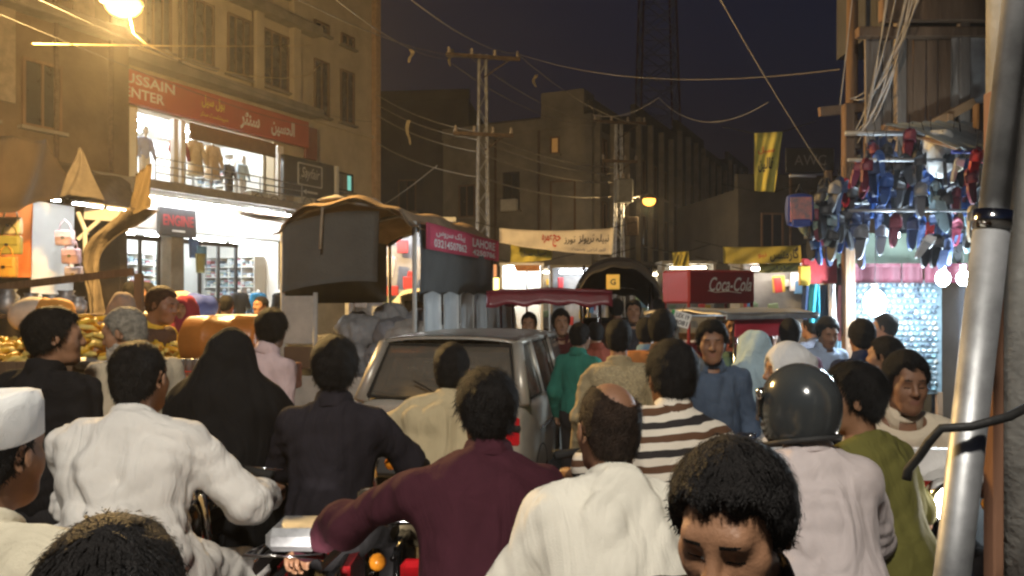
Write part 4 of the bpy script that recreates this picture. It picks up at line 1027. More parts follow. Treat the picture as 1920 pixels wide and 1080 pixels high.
for s in (-1, 1):
    RP[s] = dict(rb=Vector((s * .655, -1.61, .93)), rr=Vector((s * .555, -1.37, 1.365)), cb=Vector((s * .685, -1.02, .94)), cr=Vector((s * .565, -.98, 1.372)), bb=Vector((s * .69, -.28, .94)), br=Vector((s * .57, -.26, 1.378)), fb=Vector((s * .675, .95, .93)), fr=Vector((s * .555, .36, 1.372)))
    q = RP[s]
    for (a, b_, r_) in (('rb', 'rr', .050), ('cb', 'cr', .026), ('bb', 'br', .03), ('fb', 'fr', .032)):
        MB().tube([q[a] - Vector((0, 0, .03)), q[a].lerp(q[b_], .5), q[b_]], [r_ * 1.15, r_, r_ * .9], 8).build('pillar', M_CAR, car, True)
    MB().tube([q['rr'] + Vector((0, 0, .01)), q['cr'] + Vector((0, 0, .012)), q['br'] + Vector((0, 0, .014)), q['fr'] + Vector((0, 0, .008))], .024, 8).build('roof_rail', M_CAR, car, True)
    for (a, b_, c, d, nm) in (('rb', 'cb', 'cr', 'rr', 'quarter_window'), ('cb', 'bb', 'br', 'cr', 'rear_door_window'), ('bb', 'fb', 'fr', 'br', 'front_door_window')):
        MB().sheet(lambda u, v: q[a].lerp(q[b_], u).lerp(q[d].lerp(q[c], u), v), 2, 2, .006).build(nm, glass_mat('car_glass', (.75, .72, .66), .06, .08, (.28, .62)), car)
        MB().tube([q[a].lerp(q[b_], .04), q[b_].lerp(q[a], .04), q[c].lerp(q[d], .04) - Vector((0, 0, .012)), q[d].lerp(q[c], .04) - Vector((0, 0, .012)), q[a].lerp(q[b_], .04)], .010, 5).build('window_seal', M_RUB, car)
    MB().box((s * .703, -.42, .86), (.022, .14, .028), bev=.008).build('door_handle', M_GLOSSK, car); MB().box((s * .703, .22, .86), (.022, .14, .028), bev=.008).build('door_handle', M_GLOSSK, car)
    MB().box((s * .702, -.30, .62), (.010, .014, .56)).build('door_gap', M_RUB, car); MB().box((s * .706, -.1, .66), (.014, 2.2, .03), bev=.004).build('trim_strip', M_CHROME, car)
    mi = MB().ball((s * .80, .66, .99), (.10, .045, .065), 12).tube([(s * .69, .70, .95), (s * .76, .68, .97)], .018, 6).build('door_mirror', M_GLOSSK, car, True)
    MB().box((s * .55, -1.655, .70), (.17, .05, .22), bev=.015).build('tail_light', M_TAIL, car)
    wheel(car, (s * .62, -1.08, .27), .27, .13); wheel(car, (s * .62, 1.08, .27), .27, .13)
    MB().box((s * .30, .05, .75), (.46, .14, .62), rot=(R(-12), 0, 0), bev=.05).box((s * .30, -.02, 1.12), (.24, .09, .16), bev=.04).build('front_seat', M_SEAT, car)
    MB().ball((s * .45, 1.62, .62), (.12, .05, .08), 12).build('headlight', M_CHROME, car, True)
MB().box((0, -.85, .82), (1.1, .16, .36), bev=.05).build('rear_seat', M_SEAT, car)
L_, R_ = RP[-1], RP[1]
MB().sheet(lambda u, v: L_['rb'].lerp(R_['rb'], u).lerp(L_['rr'].lerp(R_['rr'], u), v) + Vector((0, -.035 * math.sin(math.pi * u), 0)), 10, 3, .006).build('rear_window', MATS['car_glass'], car, True)
pr = [L_['rb'].lerp(R_['rb'], .05), R_['rb'].lerp(L_['rb'], .05), R_['rr'].lerp(L_['rr'], .05), L_['rr'].lerp(R_['rr'], .05)]
MB().tube([pr[0] + Vector((0, -.012, .01)), pr[0].lerp(pr[1], .5) + Vector((0, -.045, .01)), pr[1] + Vector((0, -.012, .01)), pr[2] + Vector((0, -.012, -.015)), pr[2].lerp(pr[3], .5) + Vector((0, -.045, -.015)), pr[3] + Vector((0, -.012, -.015)), pr[0] + Vector((0, -.012, .01))], .014, 6).build('window_seal', M_RUB, car)
MB().sheet(lambda u, v: L_['fb'].lerp(R_['fb'], u).lerp(L_['fr'].lerp(R_['fr'], u), v), 8, 3, .006).build('windscreen', MATS['car_glass'], car, True)
MB().box((0, -1.70, .40), (1.30, .12, .16), bev=.03).build('bumper', mat('grey_bumper', (.1, .1, .1), .6), car); MB().box((0, -1.685, .60), (.46, .02, .13), bev=.005).build('number_plate', M_PLATE, car)
MB().tube([(.1, -1.68, .93), (-.2, -1.66, 1.08)], .008, 5).build('wiper', M_RUB, car)

# ---- covered pickup
pk = empty('covered_pickup', (-1.47, 7.17, 0), R(-14.5), 'small cargo pickup with grey tarpaulin sides and brown canvas roof', 'truck')
HW, LN = .64, 2.45
M_TARP = mat('grey_tarpaulin', (.105, .108, .105), .85, var=.16, scale=3, bump=.3, bscale=40); M_CANV = mat('brown_canvas', (.30, .20, .115), .9, var=.3, scale=4, bump=.4, bscale=50); M_TRW = mat('chalky_white_panel', (.50, .49, .46), .75, var=.22, scale=3, bump=.2)
m = MB(); m.box((0, LN / 2, .62), (2 * HW, LN, .08)); m.box((0, LN / 2, .45), (.7, LN + 1, .18)); m.build('chassis', M_RUST, pk)
MB().box((-HW + .02, LN / 2, .97), (.04, LN - .1, .66), bev=.008).build('side_board', M_TRW, pk); MB().box((HW - .02, LN / 2, .97), (.04, LN - .1, .66), bev=.008).build('side_board', M_TRW, pk)
MB().box((-.02, -.03, .80), (2 * HW - .02, .04, .34), bev=.01).build('tailgate', M_TRW, pk)
MB().box((-HW + .17, -.01, 1.47), (.30, .03, .44), bev=.01).build('rear_panel', M_TRW, pk); MB().box((-HW + .17, -.012, 1.13), (.30, .03, .2), bev=.01).build('rear_panel', mat('brown_panel', (.14, .09, .06), .8), pk)
for (x, y) in ((-HW, 0), (HW, 0), (-HW, LN), (HW, LN), (-HW + .33, -.005)):
    MB().cyl((x, y, .6), (x, y, 2.34 if x != -HW + .33 else 1.72), .022, n=8).build('post', M_TRW, pk, True)
for y in (0, LN * .5, LN): MB().tube([(-HW, y, 2.32), (-HW * .6, y, 2.46), (0, y, 2.53), (HW * .6, y, 2.46), (HW, y, 2.32)], .018, 7).build('roof_hoop', M_STEEL, pk, True)
MB().tube([(-.08, -.05, 2.5), (-.16, -.16, 2.46), (-.17, -.18, 2.1)], .012, 6).build('tie_rope', mat('pale_rope', (.4, .33, .24), .9), pk, True)
def pk_roof(u, v):
    x = (u - .5) * 2; y = -.14 + v * (LN + .25)
    return (x * (HW + .05), y + .05 * math.sin(x * 5) * (1 - v), 2.34 + .21 * (1 - abs(x) ** 2.2) + .025 * math.sin(x * 9 + v * 4) + .02 * math.sin(v * 13 + x * 3) - .05 * (abs(x) > .9) - .03 * (v < .03))
MB().sheet(pk_roof, 24, 26, .008).build('canvas_roof', M_CANV, pk, True)
MB().sheet(lambda u, v: (-.35 + .5 * u, .1 + .5 * v, 2.585 + .05 * math.sin(u * 7) * math.sin(v * 5) - .08 * (u - .4) ** 2), 8, 8, .01).build('folded_sheet', mat('pale_sheet', (.5, .45, .38), .9), pk, True)
def pk_side(u, v): return (HW + .03 + .018 * math.sin(u * 9 + v * 3) + .05 * math.sin(math.pi * v) * math.sin(math.pi * u), .02 + u * (LN - .05), 2.32 - v * (.68 + .035 * math.sin(u * math.pi)))
MB().sheet(pk_side, 18, 10, .006).build('side_tarpaulin', M_TARP, pk, True)
MB().sheet(lambda u, v: (-HW + .02 + u * (1.28 * .735), -.045 + .02 * math.sin(u * 8 + v * 3), 2.34 + .10 * math.sin(u * 2.0) - v * .62), 14, 10, .006).build('rear_tarpaulin', M_TARP, pk, True)
MB().sheet(lambda u, v: (-HW - .03, .02 + u * (LN - .05), 2.32 - v * .70), 6, 6, .006).build('side_tarpaulin', M_TARP, pk, True)
for k in range(5):
    y0 = .0 + k * .49; MB().sheet(lambda u, v: (HW + .075 + .012 * math.sin(u * 6 + k), y0 + .022 + u * .445 + .01 * math.sin(v * 5), 1.70 - .06 * (k in (0,)) * 0 + .03 * math.sin(math.pi * u) - v * .95), 6, 8, .008).build('skirt_strip', mat('white_skirt', (.60, .60, .58), .8, var=.12), pk, True)
MB().box((HW + .068, LN / 2, 1.02), (.012, LN - .06, .8)).build('skirt_lower', MATS['white_skirt'], pk)
M_PINK = mat('pink_banner', (.62, .07, .13), .7, var=.1)
bs = lambda u, v: (HW + .085, .06 + u * (LN - .1), 2.335 - v * (.235 + .0 * u))
MB().sheet(lambda u, v: (bs(u, v)[0] + .012 * math.sin(u * 15), bs(u, v)[1], bs(u, v)[2]), 20, 4, .004).build('pink_strip', M_PINK, pk, True)
for (t, u0, vv, wd, hh) in (('03214507862', .27, .72, .95, .075), (urdu('پبلک سروس'), .27, .32, .85, .085), ('LAHORE', .74, .35, .85, .09), ('4250786', .74, .78, .85, .06)):
    lettering('letters', t, wd, M_SIGNW, pk, (HW + .104, .06 + u0 * (LN - .1), 2.335 - vv * .235), (R(90), 0, R(90)), bold=.02, height=hh)
cb_ = MB(); section_loft(cb_, [(LN + .08, .66, .5, 1.72, 8), (LN + .3, .68, .45, 1.80, 8), (LN + 1.0, .67, .45, 1.76, 7), (LN + 1.45, .62, .5, 1.1, 6)], 28); cb_.build('cab', M_TRW, pk, True)
MB().box((0, LN + .065, 1.45), (.95, .02, .38), bev=.004).build('cab_rear_window', M_GLASSD, pk)
for s in (-1, 1): wheel(pk, (s * .56, .45, .28), .28, .13); wheel(pk, (s * .56, LN + .9, .28), .28, .13); MB().box((s * .54, -.06, .6), (.14, .05, .12), bev=.01).build('tail_light', M_TAIL, pk)
# sacks in the pickup
M_SACK = [mat('sack_%d' % i, c, .55, var=.2, scale=8, bump=.4, bscale=25, spec=.5) for i, c in enumerate(((.30, .31, .33), (.22, .23, .26), (.40, .38, .36)))]
def sack_mesh(seed):
    r_ = s_ell((0, 0, .16), (.25, .19, .17))
    return surfnet(lambda p: r_(p) + folds(p, seed, .045, (.6, .5, .5), .14) + folds(p, seed + 3, .012, (.1, 1, .3), .08), (-.33, -.28, -.05), (.33, .28, .4), .022)
SM = [mesh_obj('sack', *sack_mesh(i), M_SACK[i], None, True) for i in range(3)]
n = 0; Mp = Matrix.Translation(pk.location) @ Matrix.Rotation(R(-14.5), 4, 'Z')
for (x, y, z) in ((-.25, .25, .66), (.12, .22, .66), (.42, .25, .66), (-.1, .22, .93), (.3, .26, .93), (.45, .6, .93), (-.05, .5, 1.17), (.28, .42, 1.17), (.48, .34, 1.14), (.10, .8, 1.3), (.42, .85, 1.25), (-.35, .6, .93), (-.25, .75, 1.2)):
    o = SM[n % 3] if n < 3 else SM[n % 3].copy()
    if n >= 3: COL.objects.link(o)
    o.location = (Mp @ Vector((x, y, z)))[:]; o.rotation_euler = (rnd.uniform(-.25, .25), rnd.uniform(-.3, .3), rnd.uniform(0, 6)); n += 1
    tag(o, 'lumpy grey plastic sack piled in the open back of the covered pickup', 'sack', 'sacks in the pickup')

# ---- rickshaws
def rickshaw(loc, rz, label, canopy, top=1.78, W=1.05, Ln=1.25, drop=.14, tiltx=0.0, style='flat', name='passenger_rickshaw'):
    r = empty(name, loc, rz, label, 'rickshaw')
    MB().box((0, 0, .48), (W, Ln, .06), bev=.01).build('floor', M_RUST, r)
    for (y, nm) in ((-.18, 'bench'), (.28, 'bench')): MB().box((0, y, .74), (W - .12, .34, .12), bev=.03).build(nm, M_SEAT, r)
    MB().box((0, .06, 1.0), (W - .14, .10, .5), bev=.03).build('backrest', mat('teal_vinyl', (.05, .12, .12), .45), r)
    for sx in (-1, 1):
        for y in (-Ln / 2 + .05, Ln / 2 - .05): MB().tube([(sx * (W / 2 - .03), y, .5), (sx * (W / 2 - .03), y, top - .08 + tiltx * sx * W / 2)], .016, 7).build('post', M_CHROME, r, True)
        MB().box((sx * (W / 2), .0, .72), (.03, Ln - .1, .44), bev=.01).build('side_panel', mat('blue_panel', (.04, .10, .2), .4), r)
        wheel(r, (sx * (W / 2 + .08), -.1, .26), .26, .08)
        MB().sheet(lambda u, v: (sx * (W / 2 + .02 + v * .15), -.1 - .33 * math.cos(math.pi * u), .27 + .33 * math.sin(math.pi * u)), 10, 2, .006).build('wheel_guard', M_CHROME, r, True)
    def cn(u, v):
        x = (u - .5) * (W + .18); y = (v - .5) * (Ln + .3)
        if style == 'hood': z = top - .42 * abs(2 * u - 1) ** 3.0 - .30 * max(0, (v - .75) * 4) ** 2
        else: z = top + .03 * (1 - (2 * u - 1) ** 2) + tiltx * x
        return (x, y, z + .006 * math.sin(u * 15 + v * 9))
    MB().sheet(cn, 16, 10, .025).build('canopy', canopy, r, True)
    if drop:
        e = []
        for s_ in (-1, 1): MB().sheet(lambda u, v: ((u - .5) * (W + .18), s_ * (Ln / 2 + .15), cn(u, 0 if s_ < 0 else 1)[2] - .02 - v * drop * (1 + .12 * math.sin(u * 25))), 24, 3, .006).build('valance', canopy, r, True)
    MB().tube([(-.3, Ln / 2 + .62, 1.0), (0, Ln / 2 + .72, .95), (.3, Ln / 2 + .62, 1.0)], .012, 7).build('handlebar', M_CHROME, r, True)
    wheel(r, (0, Ln / 2 + 1.0, .29), .29); MB().tube([(0, Ln / 2, .5), (0, Ln / 2 + .5, .6), (0, Ln / 2 + .75, .92), (0, Ln / 2 + 1.0, .29)], .026, 8).build('front_frame', M_GLOSSK, r, True)
    MB().sheet(lambda u, v: ((v - .5) * .24, Ln / 2 + .15 + u * .5, .80 + .12 * math.sin(math.pi * v)), 6, 8, .01).build('fuel_tank', mat('bike_red', (.30, .012, .015), .22), r, True)
    return r
M_MAROON = mat('maroon_canopy', (.20, .018, .03), .35, var=.2, spec=.6); M_BLKHOOD = mat('black_hood', (.022, .019, .016), .7, bump=.3); M_GREYCAN = mat('grey_canopy', (.34, .32, .28), .45, var=.2, metal=.2)
rickshaw((.44, 8.6, 0), R(-6), 'passenger rickshaw with a dark red shiny canopy beside the silver car', M_MAROON, top=1.74)
ar = rickshaw((1.32, 10.0, 0), R(-8), 'auto rickshaw with a rounded black hood and a yellow sticker', M_BLKHOOD, top=2.14, W=.85, style='hood', drop=.10, name='auto_rickshaw')
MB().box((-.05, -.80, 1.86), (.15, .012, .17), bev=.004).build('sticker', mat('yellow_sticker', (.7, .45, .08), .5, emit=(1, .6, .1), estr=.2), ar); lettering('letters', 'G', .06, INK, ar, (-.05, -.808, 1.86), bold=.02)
MB().box((0, -.72, 1.0), (.8, .05, .9), bev=.02).build('rear_body', M_BLKHOOD, ar)
rk = rickshaw((1.66, 6.15, 0), R(-62), 'passenger rickshaw with a flat grey canopy and a hanging number plate', M_GREYCAN, top=1.56, W=.74, Ln=.62, drop=0, tiltx=-.0)
for sx in (-1, 1): MB().box((sx * .452, 0, 1.54), (.012, .90, .05), bev=.004).build('canopy_edge', M_STEEL, rk)
MB().box((.40, -.02, 1.455), (.015, .6, .13), bev=.004).build('red_board', mat('red_board', (.40, .03, .05), .5), rk)
o = P(1275, 598, 5.35); pl = empty('number_plate', o, 0, 'white number plate with a green edge hanging tilted under the grey canopy', 'number plate'); pl.rotation_euler = (0, R(16), R(-10))
MB().box((0, 0, 0), (.135, .006, .10), bev=.003).build('plate', M_PLATE, pl); MB().box((-.056, -.004, 0), (.022, .004, .098)).build('green_edge', mat('plate_green', (.05, .35, .1), .5), pl)
lettering('letters', 'LEX 19', .085, INK, pl, (.012, -.0045, .022), bold=.02, height=.03); lettering('letters', '4081', .085, INK, pl, (.012, -.0045, -.022), bold=.02, height=.032)
MB().tube([(0, 0, .048), (.01, .02, .10)], .003, 5).build('wire_hook', M_RUST, pl)
# red drinks kiosk
kc = P(1348, 563, 12.5); kk = empty('drinks_kiosk', (kc.x, 12.5, 0), R(22), 'red drinks kiosk with white script lettering behind the grey canopy', 'kiosk')
M_CRED = mat('cola_red', (.22, .016, .02), .4, var=.08)
MB().box((.05, .35, 1.86), (1.25, .75, .52), bev=.03).build('fascia', M_CRED, kk); MB().box((.05, .35, .5), (1.25, .7, 1.0), bev=.03).build('counter', M_CRED, kk)
for x in (-.54, .64):
    for y in (.02, .68): MB().cyl((x, y, 1.0), (x, y, 1.62), .025, n=8).build('post', M_CRED, kk)
lettering('letters', 'Coca-Cola', .80, M_SIGNW, kk, (.2, -.03, 1.90), shear=.4, bold=.012, height=.22)
MB().tube([(-.22, -.03, 1.80), (-.08, -.03, 1.775), (.15, -.03, 1.79), (.4, -.03, 1.765)], .006, 5).build('swash', M_SIGNW, kk)
# ------------------------------------------------------------------ mannequins in the shops
def mannequin(t, z, out, col, pants, label, head=None, short=False, h=1.62, rz=0.0):
    r = empty('mannequin', FW(t, z, out), FR + rz, label, 'mannequin'); r.scale = (h / 1.62,) * 3
    fs = [s_ell((0, 0, 1.22), (.18, .12, .22)), s_ell((0, 0, 1.0), (.155, .11, .18)), s_cap((-.15, 0, 1.36), (.15, 0, 1.36), .055)]
    for s in (-1, 1): fs += [s_cap((s * .18, 0, 1.35), (s * .25, -.03, 1.1), .06, .055)] + ([] if short else [s_cap((s * .25, -.03, 1.1), (s * .25, -.10, .88), .05, .045)])
    if pants is None: fs.append(s_cap((0, 0, 1.0), (0, 0, .55), .16, .21))
    u = union(fs, .06); zc = .55 if pants is None else .86
    V, F = surfnet(lambda p: np.maximum(np.maximum(u(p) + folds(p, int(t * 31) % 97, .010), zc - p[:, 2]), p[:, 2] - 1.44), (-.4, -.3, zc - .05), (.4, .3, 1.5), .026)
    mesh_obj('garment', V, F, col, r, True)
    if pants is not None:
        q = union([s_cap((s * .085, 0, .9), (s * .1, 0, .06), .085, .055) for s in (-1, 1)], .05); V, F = surfnet(q, (-.25, -.2, -.02), (.25, .2, 1.0), .03); mesh_obj('trousers', V, F, pants, r, True)
    MB().cyl((0, 0, 1.38), (0, -.01, 1.50), .05, .045, 10).build('neck', M_WHITE, r, True)
    if head is not None: MB().ball((0, -.01, 1.6), (.085, .105, .125), 14).build('head', head, r, True)
    MB().cyl((0, .08, 0), (0, .08, .9), .015, n=6).cyl((0, .05, 0), (0, .05, .02), .16, n=16).build('stand', M_STEEL, r)
    return r
K = cloth
mw = mat('mannequin_white', (.75, .74, .72), .4)
for (px, zb, out, c, pn, lab, hd_, hh) in ((297, 4.46, -.5, K('pale_blue', (.40, .46, .68)), K('white_tr', (.7, .7, .7)), 'mannequin in a pale blue and white shirt by the left upstairs window', mw, 1.55),
     (352, 4.46, -.35, K('maroon_coat', (.22, .03, .035)), K('dark_trousers', (.035, .033, .035)), 'white headed mannequin in a maroon top behind the upstairs railing', mw, 1.72),
     (386, 4.46, -.4, K('beige_coat', (.52, .42, .28)), None, 'mannequin in a long beige coat next to the maroon one', None, 1.75),
     (418, 4.46, -.4, K('tan_coat', (.47, .36, .24)), None, 'mannequin in a long tan coat beside the black busts', None, 1.72),
     (463, 4.46, -.7, K('black_top', (.03, .03, .035)), K('dark_trousers', (.035, .033, .035)), 'mannequin in a black top at the right end of the showroom', None, 1.30),
     (478, 4.46, -.5, K('sky_top', (.45, .6, .75)), K('white_tr', (.7, .7, .7)), 'mannequin in a light blue top at the right end of the showroom', mw, 1.35)):
    mannequin(FT(px, 320)[0], zb, out, c, pn, lab, hd_, h=hh)
for (px, c, lab) in ((427, K('charcoal_tee', (.045, .046, .05)), 'mannequin in a charcoal shirt in front of the ground floor shop'), (462, K('bright_blue', (.05, .32, .62)), 'mannequin in a bright blue shirt in front of the ground floor shop'), (503, K('black_jacket', (.02, .021, .024)), 'mannequin in a black jacket at the end of the ground floor shop')):
    mannequin(FT(px, 520)[0], .14, .45, c, K('dark_trousers', (.035, .033, .035)), lab, None, short=px != 503, h=1.95)
for i, (px, c) in enumerate(((340, (.04, .08, .16)), (352, (.08, .2, .3)), (346, (.25, .24, .1)))):
    t, z = FT(px, 470 + i * 14); o = MB().sheet(lambda u, v: ((u - .5) * .34 * (1 - .2 * v), .03 * math.sin(u * 8), -v * .5), 6, 6, .03).build('hanging_shirt', K('hang_%d' % i, c), None, True)
    o.location = FW(t, z + .3, .45 + .06 * i); o.rotation_euler = (0, 0, FR); tag(o, ('dark navy shirt', 'teal blue shirt', 'olive shirt')[i] + ' hanging on the shop column under the red letter sign', 'shirt')

# ------------------------------------------------------------------ left stalls
M_ORANGE = mat('orange_cloth', (.70, .20, .04), .8, var=.12); M_AWN = mat('brown_awning', (.05, .035, .026), .9, var=.3, scale=2, bump=.3, bscale=20)
def cloth_sheet(name, label, cat, pts, m, amp=.05, k=9, th=.006, group=None):
    a, b, c, d = [Vector(p) for p in pts]; o_ = a.copy()
    nrm = (b - a).cross(d - a).normalized()
    def fn(u, v): return a.lerp(b, u).lerp(d.lerp(c, u), v) - o_ + nrm * (amp * math.sin(u * k + v * 2) * (.3 + .7 * v) + amp * .5 * math.sin(v * 7 + u * 13)) 
    o = MB().sheet(fn, 22, 12, th).build(name, m, None, True); o.location = o_; return tag(o, label, cat, group)
cloth_sheet('cloth_sheet', 'bright orange cloth hung behind the handbags at the left stall', 'cloth', (P(-40, 372, 14), P(62, 378, 14.4), P(58, 520, 14.4), P(-40, 520, 14)), M_ORANGE)
cloth_sheet('cloth_sheet', 'glaring white sheet lit by tube lights beside the orange cloth', 'cloth', (P(62, 376, 15), P(140, 388, 15.6), P(136, 556, 15.6), P(58, 556, 15)), M_WHITE, .02)
cloth_sheet('stall_awning', 'dark brown canvas awning over the handbag stall', 'awning', (P(-80, 245, 10.5), P(90, 262, 12.8), P(150, 372, 13.6), P(-80, 400, 11.5)), M_AWN, .10, 7)
cloth_sheet('stall_awning', 'sloping dark canvas awning between the handbag stall and the showroom balcony', 'awning', (P(90, 290, 14.6), P(245, 345, 16.0), P(262, 392, 15.0), P(120, 374, 13.8)), mat('dark_awning', (.05, .038, .03), .9, var=.3), .08, 6)
cloth_sheet('peaked_tarp', 'pale grey tarp pulled up into a peak above the left awnings', 'tarp', (P(146, 278, 13), P(152, 278, 13), P(192, 372, 13.2), P(108, 366, 12.8)), mat('grey_tarp', (.15, .125, .10), .9, var=.25), .05, 6)
cloth_sheet('hanging_cloth', 'mustard yellow cloth hanging at the corner of the showroom balcony', 'cloth', (P(254, 326, 11.8), P(284, 306, 11.8), P(279, 388, 11.8), P(240, 410, 11.8)), mat('mustard_cloth', (.08, .055, .025), .85, var=.15), .05, 6)
def edge(ps, v):
    t = v * (len(ps) - 1); i = min(int(t), len(ps) - 2); f = t - i; q = lambda k: Vector((*ps[max(0, min(len(ps) - 1, k))], 0))
    p0, p1_, p2_, p3 = q(i - 1), q(i), q(i + 1), q(i + 2)
    r = .5 * (2 * p1_ + (p2_ - p0) * f + (2 * p0 - 5 * p1_ + 4 * p2_ - p3) * f * f + (3 * p1_ - p0 - 3 * p2_ + p3) * f ** 3); return r.x, r.y
LE = [(228, 396), (196, 428), (170, 464), (165, 505), (178, 560), (182, 640)]; RE = [(292, 392), (262, 420), (222, 446), (196, 486), (196, 560), (206, 640)]
fb = P(200, 563, 12); fb.z = 0
def flap(u, v):
    a_ = edge(LE, v); b_ = edge(RE, v); w_ = .10 * math.sin(u * 8 + v * 5) + .05 * math.sin(u * 19 - v * 4) - .22 * math.sin(math.pi * u)
    return P(a_[0] + (b_[0] - a_[0]) * u, a_[1] + (b_[1] - a_[1]) * u, 12) + Vector((0, w_, 0)) - fb
o = MB().sheet(flap, 16, 40, .008).build('canvas_flap', mat('beige_canvas', (.16, .125, .085), .9, var=.3, scale=5, bump=.3, wrinkle=.7), None, True); o.location = fb; tag(o, 'beige canvas flap draped in a curve in front of the bright clothes shop', 'canvas')
for i, (xa, ya, xb, yb, Yq) in enumerate(((68, 371, 128, 378, 13.8), (132, 380, 196, 389, 14.0), (200, 391, 268, 399, 14.2))):
    a = P(xa, ya, Yq); b = P(xb, yb, Yq + .25); c = a.lerp(b, .5); d_ = b - a
    tube_light(c, d_.length, math.atan2(d_.y, d_.x), ('tube light over the glaring white sheet', 'tube light over the white board at the left stall', 'tube light beside the curved tree trunk')[i], tilt=math.asin(-d_.z / d_.length))
def board(name, label, cat, px0, py0, px1, py1, Y, m, th=.03, rz=0.0, rot=None):
    a = P(px0, py0, Y); b = P(px1, py1, Y); c = a.lerp(b, .5)
    o = MB().box((0, 0, 0), (abs(b.x - a.x), th, abs(a.z - b.z)), bev=.006).build(name, m); o.location = c; o.rotation_euler = rot or (0, 0, rz); return tag(o, label, cat)
board('white_board', 'white board hanging under the left stall tube lights', 'board', 158, 391, 233, 414, 13.6, M_WHITE, rot=(0, R(4), 0))
for i, (a, b) in enumerate(((P(146, 398, 13.3), P(163, 440, 13.3)), (P(186, 413, 13.3), P(146, 449, 13.25)), (P(159, 436, 13.2), P(160, 478, 13.2)))):
    o = MB().tube([(0, 0, 0), b - a], .035, 6).build('white_strut', M_WHITE); o.location = a; tag(o, 'white painted wooden strut crossed below the white board', 'strut', 'white struts at the left stall')
def handbag(px, py, w_, h_, Y, c, label):
    o = P(px, py, Y); r = empty('handbag', o - Vector((0, 0, h_)), R(8), label, 'handbag'); m = mat('bag_%d' % int(px * 7 + py), c, .45, var=.15)
    V, F = surfnet(lambda p: s_ell((0, 0, h_ / 2), (w_ * .62, .10, h_ * .62))(p) * 1 + folds(p, int(px), .006) if False else np.maximum(np.maximum(s_ell((0, 0, h_ / 2), (w_ * .8, .09, h_ * .8))(p), np.abs(p[:, 0]) - w_ / 2), np.abs(p[:, 2] - h_ / 2) - h_ / 2) + folds(p, int(px), .006), (-w_, -.15, -.05), (w_, .15, h_ + .05), .016)
    mesh_obj('body', V, F, m, r, True); MB().box((0, -.095, h_ * .72), (w_ * .9, .02, h_ * .45), bev=.008).build('flap', m, r); MB().box((0, -.108, h_ * .5), (.05, .01, .04)).build('clasp', M_CHROME, r)
    MB().tube([(-w_ * .35, 0, h_ * .95), (-w_ * .25, 0, h_ + .12), (0, 0, h_ + .2), (w_ * .25, 0, h_ + .12), (w_ * .35, 0, h_ * .95)], .012, 6).build('strap', m, r, True)
handbag(20, 408, .32, .27, 13.0, (.62, .5, .3), 'cream handbag at the top of the orange cloth'); handbag(18, 442, .36, .30, 12.9, (.34, .30, .07), 'olive handbag in the middle of the orange cloth'); handbag(12, 482, .30, .32, 12.8, (.6, .32, .05), 'mustard handbag lowest on the orange cloth')
for i, (px, py, c) in enumerate(((122, 432, (.6, .42, .42)), (134, 466, (.55, .35, .36)), (140, 500, (.5, .4, .4)))): handbag(px, py, .3, .27, 14.3, c, ('pink packet highest beside the glaring white sheet', 'pink packet in the middle beside the glaring white sheet', 'pale packet lowest beside the glaring white sheet')[i])

def hand_cart(name, label, x, y, rz, W, D, top, m, canopy=False):
    r = empty(name, (x, y, 0), rz, label, 'cart')
    MB().box((0, 0, top - .03), (W, D, .06), bev=.01).build('table_top', m, r)
    for s in (-1, 1):
        MB().box((0, s * (D / 2 - .02), top + .05), (W, .035, .12), bev=.008).build('side_rail', m, r); MB().box((s * (W / 2 - .02), 0, top + .051), (.035, D - .08, .12), bev=.008).build('side_rail', m, r)
        wheel(r, (s * (W / 2 - .25), -D * .3, .32), .32, .04); wheel(r, (s * (W / 2 - .25), D * .3, .32), .32, .04)
        for yy in (-D / 2 + .08, D / 2 - .08): MB().box((s * (W / 2 - .1), yy, top / 2 + .15), (.06, .06, top - .35)).build('leg', m, r)
    return r
fc = hand_cart('fruit_cart', 'wooden fruit cart heaped with yellow fruit under the street lamp', -2.95, 5.5, R(6), 1.9, 1.0, 1.16, M_WOOD)
h = MB(); hr = random.Random(3)
for k in range(420):
    u, v = hr.uniform(-.85, .85), hr.uniform(-.42, .42); top = .34 * (1 - (u / .95) ** 2 * .6) * (1 - (v / .5) ** 2) * (0.75 + .25 * math.sin(u * 7 + 1))
    c = Vector((u, v, 1.20 + top * hr.uniform(.55, 1.0))); a = hr.uniform(0, 6); dr = Vector((math.cos(a), math.sin(a), hr.uniform(-.4, .4))).normalized() * .075; up = Vector((0, 0, .02))
    h.tube([c - dr, c - dr * .4 + up, c + dr * .4 + up, c + dr], [.008, .02, .021, .007], 6, mi=hr.randrange(3))
fo = h.build('fruit_heap', [mat('fruit_yellow', (.72, .46, .04), .45, var=.2), mat('fruit_gold', (.62, .34, .03), .45, var=.2), mat('fruit_pale', (.75, .58, .16), .45, var=.2)], None, True); fo.location = fc.location; fo.rotation_euler = fc.rotation_euler; tag(fo, 'heap of yellow fruit spread over the wooden cart', 'fruit', kind='stuff')
tz = P(165, 690, 4.75); tray = MB().lathe([(0, 0), (.17, 0), (.21, .05), (.215, .055), (.2, .05), (.165, .008), (0, .008)], 24).build('steel_tray', M_STEEL, None, True); tray.location = (tz.x, 4.98, 1.235); tag(tray, 'round steel tray at the end of the fruit cart', 'tray')
def pot(px, py, Y, r_, h_, label, m=None):
    p = P(px, py, Y); o = MB().lathe([(0, 0), (r_ * .8, 0), (r_, h_ * .3), (r_ * .95, h_ * .7), (r_ * .6, h_ * .85), (r_ * .75, h_), (r_ * .7, h_), (r_ * .5, h_ * .84), (0, h_ * .8)], 18).build('steel_pot', m or M_STEEL, None, True); o.location = p; tag(o, label, 'pot', 'steel pots on the shelf')
